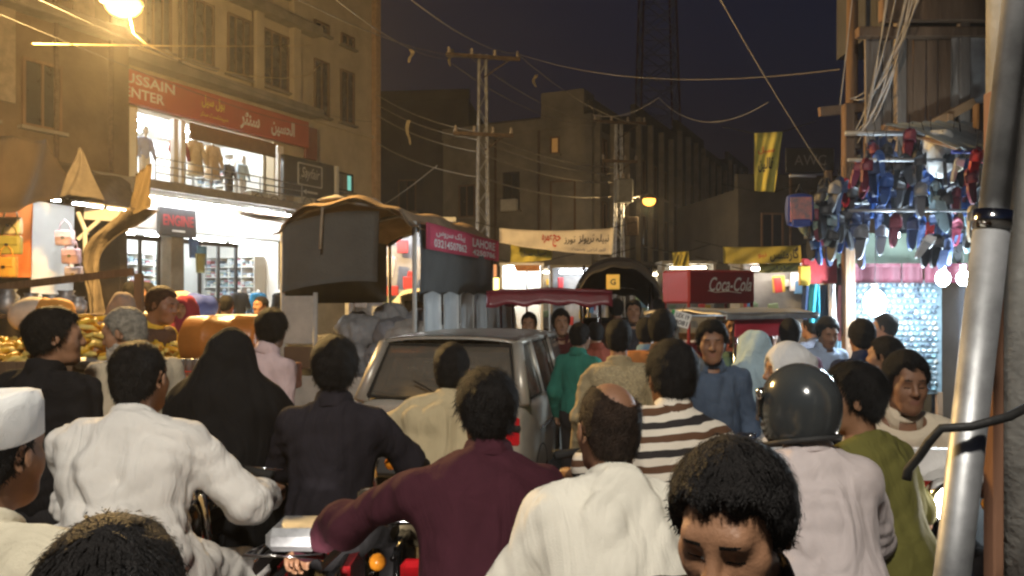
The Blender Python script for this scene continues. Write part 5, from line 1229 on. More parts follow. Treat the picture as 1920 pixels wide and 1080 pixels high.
rack = empty('stall_shelf', (P(60, 563, 6.4).x, 6.6, 0), R(4), 'plank shelf with steel pots behind the fruit cart', 'shelf')
MB().box((0, 0, 1.52), (1.5, .35, .035), bev=.006).build('plank', M_WOOD, rack); MB().box((-.1, .12, 1.80), (1.5, .05, .06), rot=(0, R(-7), 0)).build('slanted_pole', M_WOOD, rack)
for x in (-.7, .7):
    MB().box((x, .1, .9), (.06, .06, 1.95)).build('post', M_WOOD, rack)
for (px, r_, h_) in ((8, .09, .2), (52, .08, .17), (92, .11, .16), (118, .09, .19), (140, .07, .14)):
    pr_ = P(px, 600, 6.5); o = MB().lathe([(0, 0), (r_ * .8, 0), (r_, h_ * .3), (r_ * .95, h_ * .7), (r_ * .6, h_ * .85), (r_ * .75, h_), (r_ * .7, h_), (r_ * .5, h_ * .84), (0, h_ * .8)], 18).build('steel_pot', M_STEEL, None, True); o.location = (pr_.x, 6.55, 1.54); tag(o, 'round steel pot on the plank shelf behind the fruit cart', 'pot', 'steel pots on the shelf')
for (px, c, lab) in ((100, (.66, .3, .06), 'orange cloth bundle behind the fruit cart'), (60, (.6, .5, .4), 'pale plastic bag hanging behind the fruit cart')):
    V, F = surfnet(lambda p: s_ell((0, 0, .12), (.16, .12, .13))(p) + folds(p, px, .02, (.2, .2, 1), .1), (-.25, -.2, -.05), (.25, .2, .3), .02)
    o = mesh_obj('cloth_bundle', V, F, mat('bundle_%d' % px, c, .7), None, True); o.location = P(px, 600, 5.75) ; o.location.z = 1.42; tag(o, lab, 'bundle')
dc = hand_cart('drinks_cart', 'drinks cart with an orange drum beside the yellow sleeved vendor', -1.92, 5.2, R(-4), .95, .6, 1.12, mat('red_brown_cart', (.25, .09, .05), .5))
dr_ = empty('metal_drum', (0, 0, 0), 0, 'shiny orange brown metal drum lying on the drinks cart', 'drum'); cdr = P(418, 634, 5.2); dr_.location = (cdr.x, 5.25, 1.18); dr_.rotation_euler = (0, 0, R(-6))
M_DRUM = mat('orange_drum', (.45, .16, .03), .3, var=.2, spec=.6)
MB().lathe([(0, -.26), (.13, -.26), (.165, -.235), (.17, -.1), (.175, -.09), (.17, -.08), (.17, .08), (.175, .09), (.17, .1), (.165, .235), (.13, .26), (0, .26)], 28, (0, 0, .2), 'X').build('shell', M_DRUM, dr_, True)
for x in (-.16, .16): MB().box((x, 0, .03), (.04, .26, .08), bev=.01).build('cradle', M_WOOD, dr_)
MB().cyl((.26, 0, .12), (.34, 0, .12), .015, n=8).build('tap', M_CHROME, dr_)
kr = empty('cup_rack', P(348, 712, 4.55), 0, 'red wire rack of steel tumblers in front of the orange drum', 'rack')
MB().box((0, 0, .006), (.18, .10, .012), bev=.003).build('base', mat('rack_red', (.5, .05, .02), .4), kr); MB().tube([(-.09, -.05, .05), (.09, -.05, .05), (.09, .05, .05), (-.09, .05, .05), (-.09, -.05, .05)], .004, 5).build('wire_rail', MATS['rack_red'], kr)
MB().box((0, .0, -.13), (.05, .04, .26)).build('stem', M_WOOD, kr)
for i in range(4):
    o = MB().lathe([(0, 0), (.016, 0), (.021, .10), (.023, .105), (.019, .10), (.014, .01), (0, .01)], 14).build('steel_tumbler', M_STEEL, None, True); o.location = kr.location + Vector((-.066 + .044 * i, 0, .013)); tag(o, 'steel tumbler standing in the red wire rack', 'tumbler', 'tumblers in the rack')
hc2 = hand_cart('goods_cart', 'long handcart with a white rail carrying big cloth bundles', P(430, 563, 8.6).x, 8.7, R(10), 1.5, .8, 1.38, mat('white_cart', (.6, .58, .54), .5))
for (px, py, s_, c, lab) in ((330, 545, (.26, .2, .17), (.58, .42, .3), 'big cream cloth bundle on the long handcart'), (372, 548, (.22, .2, .15), (.02, .05, .30), 'big blue cloth bundle on the long handcart')):
    V, F = surfnet(lambda p: s_ell((0, 0, s_[2]), s_)(p) + folds(p, px, .03, (.4, .2, 1), .16), (-.36, -.3, -.05), (.36, .3, .45), .022)
    o = mesh_obj('cloth_bundle', V, F, mat('bundle_%d' % px, c, .8), None, True); o.location = (P(px, 560, 8.7).x, 8.65, 1.42); tag(o, lab, 'bundle')

# ------------------------------------------------------------------ right-hand shoe stall
YS = 7.4
M_BLUEW = mat('dark_stall_wall', (.055, .065, .085), .8, var=.3, scale=2)
st = empty('shoe_stall', (P(1690, 563, YS).x, YS, 0), 0, 'shoe stall with hanging footwear and a red valance under a plank loft', 'stall'); sx0 = st.location.x
lx = lambda px, Y=YS: (px - 960) / FPX * Y - sx0
lz = lambda py, Y=YS: CAMZ + (HZ - py) / FPX * Y
MB().box((lx(1610, 8.6) + 1.3, 1.2, 1.6), (2.6, .08, 3.2)).build('back_wall', M_BLUEW, st)
MB().box((lx(1830), .5, 1.3), (.10, 1.0, 2.6)).build('side_wall', M_BLUEW, st)
for (px, w_, yt, Y) in ((1590, .09, 195, 7.0), (1553, .06, 320, 7.2), (1838, .09, 195, 7.0)):
    MB().box((lx(px, Y), Y - YS, lz(yt, Y) / 2), (w_, w_, lz(yt, Y)), bev=.01).build('post', M_WOOD, st)
for (xa, xb, py, Y, r_) in ((1500, 1640, 381, 6.9, .012), (1585, 1740, 250, 6.9, .022), (1590, 1850, 300, 6.6, .015), (1590, 1850, 395, 6.5, .012), (1480, 1530, 330, 6.8, .012)):
    MB().cyl((lx(xa, Y), Y - YS, lz(py, Y)), (lx(xb, Y), Y - YS, lz(py, Y)), r_, n=8).build('rail', M_STEEL, st, True)
M_VAL = mat('red_valance', (.05, .005, .012), .7, var=.15)
for k in range(6):
    x0 = lx(1572 + k * 40, 7.05); x1_ = lx(1572 + k * 40 + 39, 7.05)
    MB().sheet(lambda u, v: (x0 + (x1_ - x0) * u, 7.05 - YS + .02 * math.sin(u * 6 + k), lz(494, 7.05) - v * .17), 6, 4, .006).build('valance_panel', M_VAL, st, True)
MB().box((lx(1536, 7.1), 7.1 - YS, lz(508, 7.1)), (.30, .05, .22), bev=.006).build('red_panel', mat('stall_red', (.38, .03, .035), .5), st)
MB().box((lx(1508, 7.08), 7.08 - YS, lz(517, 7.08)), (.09, .05, .17), bev=.006).build('yellow_panel', mat('stall_yellow', (.62, .42, .05), .5), st)
MB().box((lx(1700, 7.15), 7.3 - YS, lz(470)), (1.25, .03, .30)).build('green_panel', mat('stall_green', (.16, .2, .15), .7), st)
# trinket display
db = empty('display_board', (P(1693, 563, YS).x, YS - .02, 0), 0, 'white display board covered with rows of small shiny trinkets', 'display'); dx = db.location.x
X0, X1 = P(1590, 0, YS).x - dx, P(1762, 0, YS).x - dx; Z0, Z1 = P(0, 735, YS).z, P(0, 529, YS).z
MB().box(((X0 + X1) / 2, .03, (Z0 + Z1) / 2), (X1 - X0 + .04, .03, Z1 - Z0 + .04), bev=.006).build('board', mat('display_teal', (.16, .22, .25), .7), db)
for x in (X0, X1): MB().box((x, .03, Z0 / 2), (.05, .05, Z0), bev=.005).build('leg', M_WOOD, db)
tms = [mat('trinket_%d' % i, c, .22, metal=.5, var=.15, bump=0) for i, c in enumerate(((.62, .7, .74), (.35, .55, .62), (.7, .68, .62), (.16, .2, .26), (.5, .58, .66)))]
tb_ = []
for i, m in enumerate(tms):
    q = MB().ball((0, 0, 0), (.021, .012, .011), 8); q.tube([(-.018, -.006, .006), (0, -.016, .016), (.018, -.006, .006)], .004, 5); tb_.append(q)
first = {}
for r_ in range(20):
    for c_ in range(15):
        k = rnd.randrange(5)
        if k not in first: o = tb_[k].build('trinket', tms[k], db, True); first[k] = o
        else: o = first[k].copy(); COL.objects.link(o); o.parent = db
        o.location = (X0 + .03 + (X1 - X0 - .06) * (c_ + .5 * (r_ % 2) * .6) / 14.6, 0, Z0 + .03 + (Z1 - Z0 - .06) * r_ / 19); o.rotation_euler = (rnd.uniform(-.3, .3), rnd.uniform(-.5, .5), rnd.uniform(-.3, .3)); s_ = rnd.uniform(.95, 1.35); o.scale = (s_,) * 3
# stall bulbs
def bulb(px, py, Y, label, power, r_=.05, est=60, col=(.72, .88, 1.0)):
    p = P(px, py, Y); b = empty('light_bulb', p, 0, label, 'light bulb', 'stall bulbs')
    MB().ball((0, 0, 0), (r_, r_, r_ * 1.25), 14).build('glass', emit_mat('bulb_glow_%d' % est, col, est), b, True)
    MB().cyl((0, 0, r_ * 1.1), (0, 0, r_ * 1.1 + .06), .02, n=8).build('socket', M_WHITE, b); MB().tube([(0, 0, r_ + .06), (.01, 0, r_ + .5)], .004, 5).build('flex', M_CABLE, b)
    lamp_light('bulb_source', b, (0, -.12, 0), power, col, .06); return b
bulb(1640, 568, 6.9, 'glaring white bulb in front of the trinket board', 105, .09, 70); bulb(1768, 522, 6.85, 'bright bulb at the right end of the red valance', 36, .055, 70); bulb(1806, 522, 6.8, 'second bright bulb beside the right end of the red valance', 36, .05, 70)
bulb(1680, 440, 6.9, 'added white bulb, unseen among the hanging shoes, to light them', 3, .03, 40)  # extra unseen bulb, put in to brighten the shoes
# hanging scarves at the left of the stall
for i, (px, w_, y0, y1, c) in enumerate(((1527, .09, 533, 605, (.05, .33, .42)), (1562, .05, 533, 620, (.75, .72, .72)), (1576, .04, 535, 640, (.5, .2, .22)), (1545, .07, 534, 612, (.03, .05, .08)), (1512, .07, 534, 600, (.04, .06, .12)), (1570, .06, 615, 690, (.25, .4, .48)))):
    a = P(px, y0, 7.0 + .03 * i); hh = (y1 - y0) / FPX * 7
    o = MB().sheet(lambda u, v: ((u - .5) * w_ * (1 - .15 * v), .02 * math.sin(u * 9 + v * 3), -v * hh), 6, 8, .008).build('hanging_scarf', K('scarf_%d' % i, c), None, True); o.location = a
    tag(o, ('teal', 'white', 'dusty pink', 'black', 'navy', 'pale blue')[i] + ' scarf hanging at the left end of the shoe stall', 'scarf')
# slippers
def sole_outline(n=22):
    pts = []
    for k in range(n):
        a = 2 * math.pi * k / n; y = .13 * math.sin(a); wv = .047 + .012 * math.sin(a) - .008 * math.cos(2 * a) * 1
        pts.append((wv * math.cos(a) + (.006 if y > 0 else -.002), y))
    return pts
def slipper_proto(c, c2, key):
    r = empty('hanging_slipper'); m = mat('slip_' + key, c, .5, var=.12); O = sole_outline(); n = len(O)
    b = MB(); V = [(x, 0, z) for x, z in O] + [(x * .96, -.022, z * .97) for x, z in O]
    b.add(V, [tuple(range(n - 1, -1, -1)), tuple(range(n, 2 * n))] + [(k, (k + 1) % n, n + (k + 1) % n, n + k) for k in range(n)]); b.build('sole', m, r)
    MB().sheet(lambda u, v: ((u - .5) * .105, -.022 - .05 * math.sin(math.pi * u), .02 + .055 * v + .03 * (1 - abs(2 * u - 1)) * v), 8, 3, .004).build('strap', mat('strap_' + key, c2, .5), r, True)
    MB().tube([(0, -.01, .125), (0, -.005, .24)], .003, 4).build('string', M_CABLE, r)
    return r
SL = {}
cols = {'red': (.42, .02, .025), 'yellow': (.55, .50, .04), 'blue': (.015, .06, .22), 'dark blue': (.02, .035, .09), 'grey': (.14, .145, .16), 'black': (.018, .018, .02), 'maroon': (.13, .015, .03), 'cream': (.5, .47, .38), 'pale teal': (.14, .2, .22), 'white': (.65, .65, .66)}
def slipper(px, py, Y, col, s=1.0, rz=0.0, ry=0.0):
    if col not in SL: r = slipper_proto(cols[col], tuple(min(1, v * 1.4 + .02) for v in cols[col]), col.replace(' ', '_')); SL[col] = r
    else: r = copy_tree(SL[col])
    r.location = P(px, py, Y); r.rotation_euler = (rnd.uniform(-.15, .15), ry, rz); r.scale = (s,) * 3
    row = 'upper row' if py < 362 else 'middle row' if py < 415 else 'lowest row above the red valance'
    tag(r, col + ' slipper hanging in the ' + row + ' of the shoe stall', 'slipper', col + ' slippers in the ' + row)
for (px, py, Y, c, s, rz, ry) in ((1584, 362, 6.7, 'red', .98, 0, 0), (1632, 295, 6.9, 'yellow', .55, .2, 0), (1632, 327, 6.9, 'yellow', .35, .4, 1.2), (1824, 310, 6.2, 'red', 1.1, .2, .1), (1818, 350, 6.2, 'maroon', 1.1, .3, -.1), (1552, 375, 6.6, 'pale teal', .75, .5, .5), (1632, 358, 6.8, 'blue', .75, .3, 0),
       (1633, 388, 6.8, 'blue', .8, .7, .2), (1723, 375, 6.4, 'grey', 1.15, .2, 0), (1675, 432, 6.6, 'maroon', 1.1, .2, 0), (1820, 420, 6.1, 'cream', 1.1, .3, 0), (1822, 438, 6.15, 'grey', 1.0, .1, .4), (1788, 320, 6.3, 'cream', .9, .8, .5), (1730, 462, 6.3, 'white', .95, .5, .7), (1736, 440, 6.4, 'red', .8, .9, .15)): slipper(px, py, Y, c, s, rz, ry)
pal = ['black', 'dark blue', 'black', 'dark blue', 'grey', 'blue', 'maroon', 'black', 'pale teal', 'dark blue']
hr = random.Random(21)
for k in range(92):
    px = hr.uniform(1535, 1850); py = hr.uniform(318, 478) if px > 1600 else hr.uniform(360, 450)
    slipper(px, py, hr.uniform(6.5, 7.2), pal[k % 10], hr.uniform(.85, 1.3), hr.uniform(-1.2, 1.2), hr.uniform(-.3, .3))
for k in range(64):
    if k < 30: px, py = hr.uniform(1515, 1620), hr.uniform(395, 478)
    else: px, py = hr.uniform(1625, 1850), hr.uniform(262, 345)
    slipper(px, py, hr.uniform(6.6, 7.2), ('black', 'dark blue', 'black', 'maroon', 'dark blue', 'black', 'blue')[k % 7], hr.uniform(.85, 1.3), hr.uniform(-1.2, 1.2), hr.uniform(-.3, .3))
# backpack
bp = empty('school_backpack', P(1499, 424, 6.6), R(-8), 'blue school backpack with a printed pale front hanging from the stall', 'backpack')
V, F = surfnet(lambda p: np.maximum(np.maximum(np.abs(p[:, 0]) - .10, np.abs(p[:, 2] - .13) - .12), np.abs(p[:, 1]) - .04) * .6 + s_ell((0, 0, .13), (.135, .07, .17))(p) * .4, (-.18, -.12, -.08), (.18, .12, .34), .012)
mesh_obj('bag', V, F, mat('backpack_blue', (.03, .05, .22), .6), bp, True); MB().box((0, -.062, .13), (.165, .02, .20), bev=.009).build('front_print', mat('backpack_print', (.5, .5, .55), .45, var=.7, scale=22, bump=0, col2=(.62, .2, .16)), bp)
MB().tube([(-.03, 0, .27), (0, 0, .34), (.03, 0, .27)], .008, 6).build('handle', M_CABLE, bp); MB().box((0, -.07, .02), (.15, .03, .06), bev=.01).build('pocket', MATS['backpack_blue'], bp)
V, F = surfnet(lambda p: s_ell((0, 0, .12), (.11, .08, .14))(p) + folds(p, 4, .012), (-.16, -.13, -.05), (.16, .13, .3), .014)
o = mesh_obj('patterned_bag', V, F, mat('floral_bag', (.04, .10, .24), .6, var=.5, scale=38, bump=0, col2=(.42, .5, .3)), None, True); o.location = P(1520, 440, 6.7); tag(o, 'dark blue bag with a pale floral pattern below the school backpack', 'bag')
V, F = surfnet(lambda p: s_ell((0, 0, .16), (.14, .11, .20))(p) + folds(p, 8, .03, (.2, .1, 1), .11), (-.22, -.2, -.06), (.22, .2, .42), .016)
o = mesh_obj('white_sack', V, F, mat('white_sack', (.6, .6, .57), .8), None, True); o.location = P(1762, 322, 6.7); tag(o, 'crumpled white sack tied to the loft above the hanging shoes', 'sack')
# plank loft above the stall
lf = empty('plank_loft', (P(1690, 563, 8.0).x, 8.0, 0), 0, 'ramshackle wooden plank loft above the shoe stall', 'loft'); lxx = lambda px, Y=8.0: (px - 960) / FPX * Y - lf.location.x
pm = [M_WOOD, mat('grey_plank', (.20, .16, .125), .85, var=.35, scale=5, bump=.4, bscale=35, stretch=(1, 1, .15)), mat('brown_plank', (.16, .105, .065), .85, var=.35, scale=5, bump=.4, bscale=35, stretch=(1, 1, .15))]
x = lxx(1622)
while x < lxx(2000):
    w_ = rnd.uniform(.09, .17); zt = 4.35 + rnd.uniform(-.03, .03); zb = 3.30 + rnd.uniform(-.10, .10)
    MB().box((x + w_ / 2, rnd.uniform(-.02, .02), (zt + zb) / 2), (w_ - .012, .03, zt - zb), rot=(0, rnd.uniform(-.012, .012), 0), bev=.004).build('plank', pm[rnd.randrange(3)], lf); x += w_
for (xa, xb, py, hh, dy) in ((1600, 2000, 66, .10, -.07), (1640, 2000, 28, .22, -.12), (1650, 2000, 245, .10, -.06)):
    MB().box(((lxx(xa) + lxx(xb)) / 2, dy, CAMZ + (HZ - py) / FPX * 8), (lxx(xb) - lxx(xa), .10, hh), bev=.01).build('beam', M_WOOD, lf)
for (px, rot) in ((1682, .0), (1800, .0)): MB().box((lxx(px), -.06, 3.75), (.10, .08, 1.6), rot=(0, rot, 0), bev=.008).build('upright', pm[1], lf)
MB().box((lxx(1762), -.12, 3.45), (.62, .05, .09), rot=(0, R(-28), 0), bev=.006).build('brace', mat('raw_wood', (.36, .20, .09), .8), lf); MB().box((lxx(1766), -.14, 3.2), (.06, .05, .55), bev=.006).build('brace', MATS['raw_wood'], lf)
for (px, c, w_) in ((1835, (.34, .31, .28), .34), (1790, (.28, .24, .2), .14)): MB().sheet(lambda u, v: (lxx(px) + (u - .5) * w_, -.055 - .02 * math.sin(u * 5 + v * 4), 4.28 - v * .72), 8, 8, .005).build('pinned_sheet', mat('pinned_%d' % px, c, .7, var=.25), lf, True)
MB().box((lxx(1660) + 2, .6, 5.4), (4, 1.2, 2.0)).build('upper_box', M_DARKP, lf)
for (x, y) in ((lxx(1640), .1), (lxx(1990), .1)): MB().box((x, y, 1.7), (.1, .1, 3.4), bev=.008).build('post', M_WOOD, lf)
aw = empty('tin_awning', P(1840, 563, 6.6) * 1, 0, 'pale corrugated tin awning sheet jutting out under the loft', 'awning'); aw.location.z = 0
MB().sheet(lambda u, v: (-.45 + u * 1.1, .75 - v * 1.2, 3.25 - v * .42 + .014 * math.sin(u * 60) + .03 * math.sin(v * 4 + u * 3)), 60, 6, .004).build('sheet', mat('corrugated_tin', (.42, .47, .48), .42, metal=.5, var=.25, scale=4), aw, True)
for x in (-.4, .6): MB().tube([(x, .75, 3.22), (x, -.4, 2.82)], .02, 6).build('rafter', M_WOOD, aw)
MB().cyl((-.45, -.38, 2.80), (.65, -.38, 2.80), .015, n=8).build('front_bar', mat('blue_bar', (.04, .06, .3), .5), aw)
# bundle of wires and old utility pole beside the stall
up = empty('utility_pole', (P(1592, 563, 8.4).x, 8.4, 0), 0, 'old wooden utility pole with a tangle of wires at the shoe stall', 'utility pole'); upx = up.location.x
MB().cyl((0, 0, 0), (.04, 0, 5.4), .07, .055, 10).build('shaft', M_WOOD, up, True); MB().box((-.1, -.1, 3.62), (.5, .06, .09), rot=(0, R(-6), 0)).build('cross_arm', M_WOOD, up); MB().box((-.02, -.12, 3.35), (.16, .1, .3), bev=.01).build('junction_box', M_RUST, up)
hr = random.Random(5)
for k in range(11):
    a = P(hr.uniform(1660, 1735), -30, 7.4 + hr.uniform(-.3, .3)); b = Vector((upx + hr.uniform(-.08, .10), 8.3, hr.uniform(3.25, 3.75)))
    cable(a, b, hr.uniform(.0, .45), .007, 'grey service wire bunched down to the wooden utility pole', 'wires at the wooden pole', m=mat('grey_wire', (.30, .29, .28), .5), n=12)
for k, (xa, ya, xb, yb, sg_) in enumerate(((1650, 130, 1600, 300, -.15), (1645, 200, 1610, 310, .25), (1600, -20, 1575, 200, .02))): cable(P(xa, ya, 8.2), P(xb, yb, 8.3), sg_, .006, 'loose looping wire end beside the wooden utility pole', 'loose wire ends', m=MATS['grey_wire'])

# small stall lights far down the street and shop glow under the white banner
def far_stall(px, Y, w_, h_, label, c, est, goods, rz=0.0):
    b = P(px, 563, Y); r = empty('street_stall', (b.x, Y, 0), rz, label, 'stall')
    MB().box((0, .5, h_ / 2), (w_, .06, h_)).box((-w_ / 2, .2, h_ / 2), (.06, .66, h_)).box((w_ / 2, .2, h_ / 2), (.06, .66, h_)).box((0, .2, h_ + .04), (w_ + .1, .8, .07)).build('booth', M_WHITE if goods is None else mat('booth_grey', (.3, .3, .3), .8), r)
    MB().box((0, -.1, .85), (w_, .4, .06)).box((0, -.28, .42), (w_, .04, .84)).build('counter', M_WOOD, r)
    MB().box((0, .0, h_ - .08), (w_ * .7, .06, .05)).build('lamp', emit_mat('stall_lamp_%s' % px, c, est * 2.5), r)
    hr = random.Random(px)
    for k in range(goods or 0):
        cc = hr.choice(((.5, .05, .06), (.6, .6, .62), (.08, .2, .4), (.6, .4, .06), (.2, .3, .2), (.45, .15, .3)))
        MB().box((hr.uniform(-w_ * .44, w_ * .44), hr.uniform(.1, .42), hr.uniform(1.1, h_ - .25)), (hr.uniform(.1, .28), .06, hr.uniform(.12, .35)), rot=(0, hr.uniform(-.15, .15), 0), bev=.01).build('goods', mat('goods_%d' % hr.randrange(12), cc, .6), r)
    return r
far_stall(978, 20, 1.0, 2.5, 'glaring white lit booth under the small yellow banner', (.9, .97, 1), 45, None)
far_stall(1028, 22, 1.0, 2.5, 'orange lit stall of goods right of the glaring white booth', (1, .8, .55), 14, 10)
far_stall(1085, 19, 1.3, 2.4, 'white lit stall with red and grey goods behind the maroon canopy', (.9, .95, 1), 16, 14)
far_stall(752, 13, 1.7, 2.9, 'stall of hanging goods glimpsed through the gap in the pickup tarpaulins', (.95, .97, 1), 14, 18)
far_stall(1465, 14.5, 1.5, 2.3, 'warm lit stall under the pale green banner', (1, .85, .7), 14, 16); far_stall(1290, 19, 1.2, 2.5, 'dim lit stall left of the red kiosk', (1, .85, .6), 10, 10); far_stall(1225, 24, 1.2, 2.5, 'small lit stall behind the auto rickshaw hood', (1, .8, .5), 16, 10)
ls = empty('lit_sign', P(928, 575, 16.5), 0, 'glowing yellow upright sign beside the covered pickup', 'sign'); MB().box((0, .04, .28), (.2, .06, .66), bev=.01).build('box_frame', M_BLACK, ls); MB().box((0, 0, .28), (.17, .03, .62), bev=.005).build('face', emit_mat('yellow_sign', (1, .85, .25), 3.2), ls); MB().cyl((0, .05, -1.5), (0, .05, 0), .03, n=6).build('stand', M_RUST, ls)
ls = empty('lit_sign', P(925, 535, 17.0), 0, 'orange shop sign above the glowing yellow upright sign', 'sign'); MB().box((0, .04, .2), (.16, .06, .52), bev=.01).build('box_frame', M_BLACK, ls); MB().box((0, 0, .2), (.14, .03, .48), bev=.005).build('face', emit_mat('orange_sign', (1, .4, .15), .8), ls); MB().cyl((0, .08, -2.0), (0, .08, 0), .03, n=6).build('stand', M_RUST, ls)
sg = empty('shop_sign', P(988, 503, 19.5), 0, 'pale orange lettered signboard above the glaring white booth', 'sign'); MB().box((0, 0, 0), (.62, .05, .15), bev=.01).build('board', mat('orange_sign_board', (.7, .35, .15), .5), sg); lettering('letters', urdu('کلاتھ ہاوس') if 'ھ' in AR else urdu('کلاس ہاوس'), .5, INKR, sg, (0, -.027, 0), height=.1); MB().cyl((0, .06, -2.4), (0, .06, 0), .025, n=6).build('stand', M_RUST, sg)

# ------------------------------------------------------------------ steel lamp pole and concrete pole in the foreground
a = P(1785, 1080, 1.75); b = P(1908, 0, 1.75); sl_ = (b.x - a.x) / (b.z - a.z)
foot = Vector((a.x - sl_ * a.z, 1.75, 0)); ptz = lambda z: Vector((sl_ * z, 0, z))
sp = empty('lamp_post', foot, 0, 'leaning galvanised steel lamp post with a collar near the shoe stall', 'lamp post')
zc = P(0, 405, 1.75).z
MB().tube([ptz(0), ptz(zc)], .036, 24).build('lower_tube', M_STEEL, sp, True); MB().tube([ptz(zc), ptz(4.9)], .030, 24).build('upper_tube', M_STEEL, sp, True); MB().tube([ptz(zc - .03), ptz(zc + .012)], .0385, 24).build('collar', M_CHROME, sp, True)
tp = ptz(4.9); hd = tp + Vector((-1.9, -2.9, .35))
MB().tube([tp, tp + Vector((-.1, -.4, .3)), hd + Vector((.1, .3, .08))], .026, 10).build('arm', M_STEEL, sp, True)
MB().ball(hd + Vector((0, 0, .06)), (.14, .30, .08), 16).build('lamp_head', M_STEEL, sp, True); MB().ball(hd, (.11, .24, .06), 14).build('lamp_bulb', emit_mat('post_lamp', (1, .86, .65), 30), sp, True)
lamp_light('lamp_source', sp, hd - Vector((0, 0, .2)), 820, (1.0, .94, .84), .18)
cp = empty('concrete_pole', (P(1945, 563, 2.15).x, 2.15, 0), 0, 'thick rough concrete pole right behind the steel lamp post', 'pole')
MB().cyl((0, 0, 0), (0, 0, 6.2), .125, .11, 28).build('shaft', mat('rough_concrete', (.40, .39, .36), .9, var=.3, scale=6, bump=.15, bscale=45), cp, True)
MB().box((-.135, -.03, 1.1), (.028, .05, 2.2), bev=.004).build('wood_strip', mat('reddish_wood', (.24, .12, .07), .8, var=.3, stretch=(1, 1, .2)), cp)
o = MB().tube([P(1960, 745, 1.72) - foot, P(1890, 782, 1.68) - foot, P(1820, 800, 1.68) - foot, P(1765, 803, 1.70) - foot, P(1742, 828, 1.72) - foot, P(1722, 858, 1.74) - foot, P(1703, 880, 1.76) - foot, P(1700, 900, 1.76) - foot], .010, 8).build('black_cable', M_CABLE, None, True); o.location = foot; tag(o, 'thick black cable looped round the steel lamp post', 'cable')
# ------------------------------------------------------------------ extras worn on the head
def surf_child(name, fn, lo, hi, h, m, root): V, F = surfnet(fn, lo, hi, h); return mesh_obj(name, V, F, m, root, True)
def headspace(fn, hc, Mh):
    M = np.array(Mh, np.float32); c = np.array(hc, np.float32)
    return lambda p: fn((p - c) @ M)
def wear_cap(m):
    def f(root, hc, Mh, J, za, ya, xa, h):
        prof = [(.094, .030), (.097, .034), (.096, .10), (.090, .122), (.07, .128), (0, .130)]
        b = MB(); n = 28; V = []
        for r_, z in prof:
            for k in range(n):
                a = 2 * math.pi * k / n; V.append(hc + Mh @ Vector((r_ * .95 * math.cos(a), -.014 + r_ * 1.16 * math.sin(a), z + .006 * math.sin(a * 3))))
        b.add(V, [(i * n + k, i * n + (k + 1) % n, (i + 1) * n + (k + 1) % n, (i + 1) * n + k) for i in range(len(prof) - 1) for k in range(n)]); b.build('cap', m, root, True)
    return f
def wear_helmet(m):
    def f(root, hc, Mh, J, za, ya, xa, h):
        e = s_ell((0, -.012, .020), (.120, .142, .136)); lw = s_ell((0, 0, -.05), (.110, .128, .105)); ei = s_ell((0, -.012, .015), (.102, .124, .120))
        def g(p):
            d = smin(e(p), lw(p), .04); d = np.maximum(d, -ei(p)); d = np.maximum(d, -.105 - .25 * p[:, 1] - p[:, 2])
            op = np.maximum(np.maximum(.05 - p[:, 1], np.abs(p[:, 2] - .01) - .055), np.abs(p[:, 0]) - .11)
            return np.maximum(d, -op)
        surf_child('helmet', headspace(g, hc, Mh), np.array(hc) - .2, np.array(hc) + .2, .0065, m, root)
        rim = []
        for k in range(33):
            a = 2 * math.pi * k / 32; y = -.01 + .130 * math.sin(a); rim.append(hc + Mh @ Vector((.112 * math.cos(a), y, -.105 - .25 * y)))
        MB().tube(rim, .009, 6, cap=False).build('helmet_rim', mat('helmet_trim', (.03, .03, .03), .7), root, True)
        MB().sheet(lambda u, v: hc + Mh @ Vector((.128 * math.cos(R(20 + 140 * u)), -.01 + .155 * math.sin(R(20 + 140 * u)), .062 - v * .10)), 14, 4, .003).build('visor', glass_mat('visor_glass', (.25, .24, .24), .2, .08), root, True)
        for s in (-1, 1): MB().ball(hc + Mh @ Vector((s * .128, .03, .055)), (.012, .02, .02), 10).build('visor_hinge', M_CHROME, root, True)
    return f
def wear_scarf(m, long=False, drape=.0):
    def f(root, hc, Mh, J, za, ya, xa, h):
        e = s_ell((0, -.018, .018), (.104, .128, .132)); c = np.array(hc, np.float32); nk = np.array(J['neck'], np.float32)
        fs = [s_cap(J['neck'] + Vector((0, 0, .05)), J['neck'] - za * .03, .10, .125), s_cap(J['neck'] - za * .04, J['ls'], .10, .085), s_cap(J['neck'] - za * .04, J['rs'], .10, .085)]
        if long: fs += [s_ell(J['pel'].lerp(J['neck'], .55), (.235, .185, .36)), s_cap(J['ls'], J['le'], .10, .12), s_cap(J['rs'], J['re'], .10, .12), s_cap(J['pel'] + Vector((0, 0, .1)), J['pel'] + Vector((0, .02, -.25)), .23, .27)]
        u = union(fs, .09); hs = headspace(e, hc, Mh)
        fo = headspace(lambda p: s_ell((0, .115, -.012), (.060, .085, .082))(p), hc, Mh)
        def g(p):
            d = smin(hs(p), u(p), .09) + folds(p, int(hc[2] * 999) % 91 + 3, .016, (.2, -.4, 1), .10)
            d = np.maximum(d, -fo(p)); return np.maximum(d, (J['pel'].z - .3 if long else J['neck'].z - .17) + .03 * np.sin(p[:, 0] * 14) - p[:, 2])
        pts = np.array([J[k][:] for k in ('neck', 'ls', 'rs', 'pel' if long else 'neck', 'le' if long else 'ls', 're' if long else 'rs')] + [hc[:]])
        lo = pts.min(0) - .34; hi = pts.max(0) + .30; hi[2] = hc[2] + .2; lo[2] = (J['pel'].z - .34 if long else J['neck'].z - .2)
        surf_child('head_scarf', g, lo, hi, max(.012, h), m, root)
    return f
def two(*fs):
    def f(*a):
        for g in fs: g(*a)
    return f
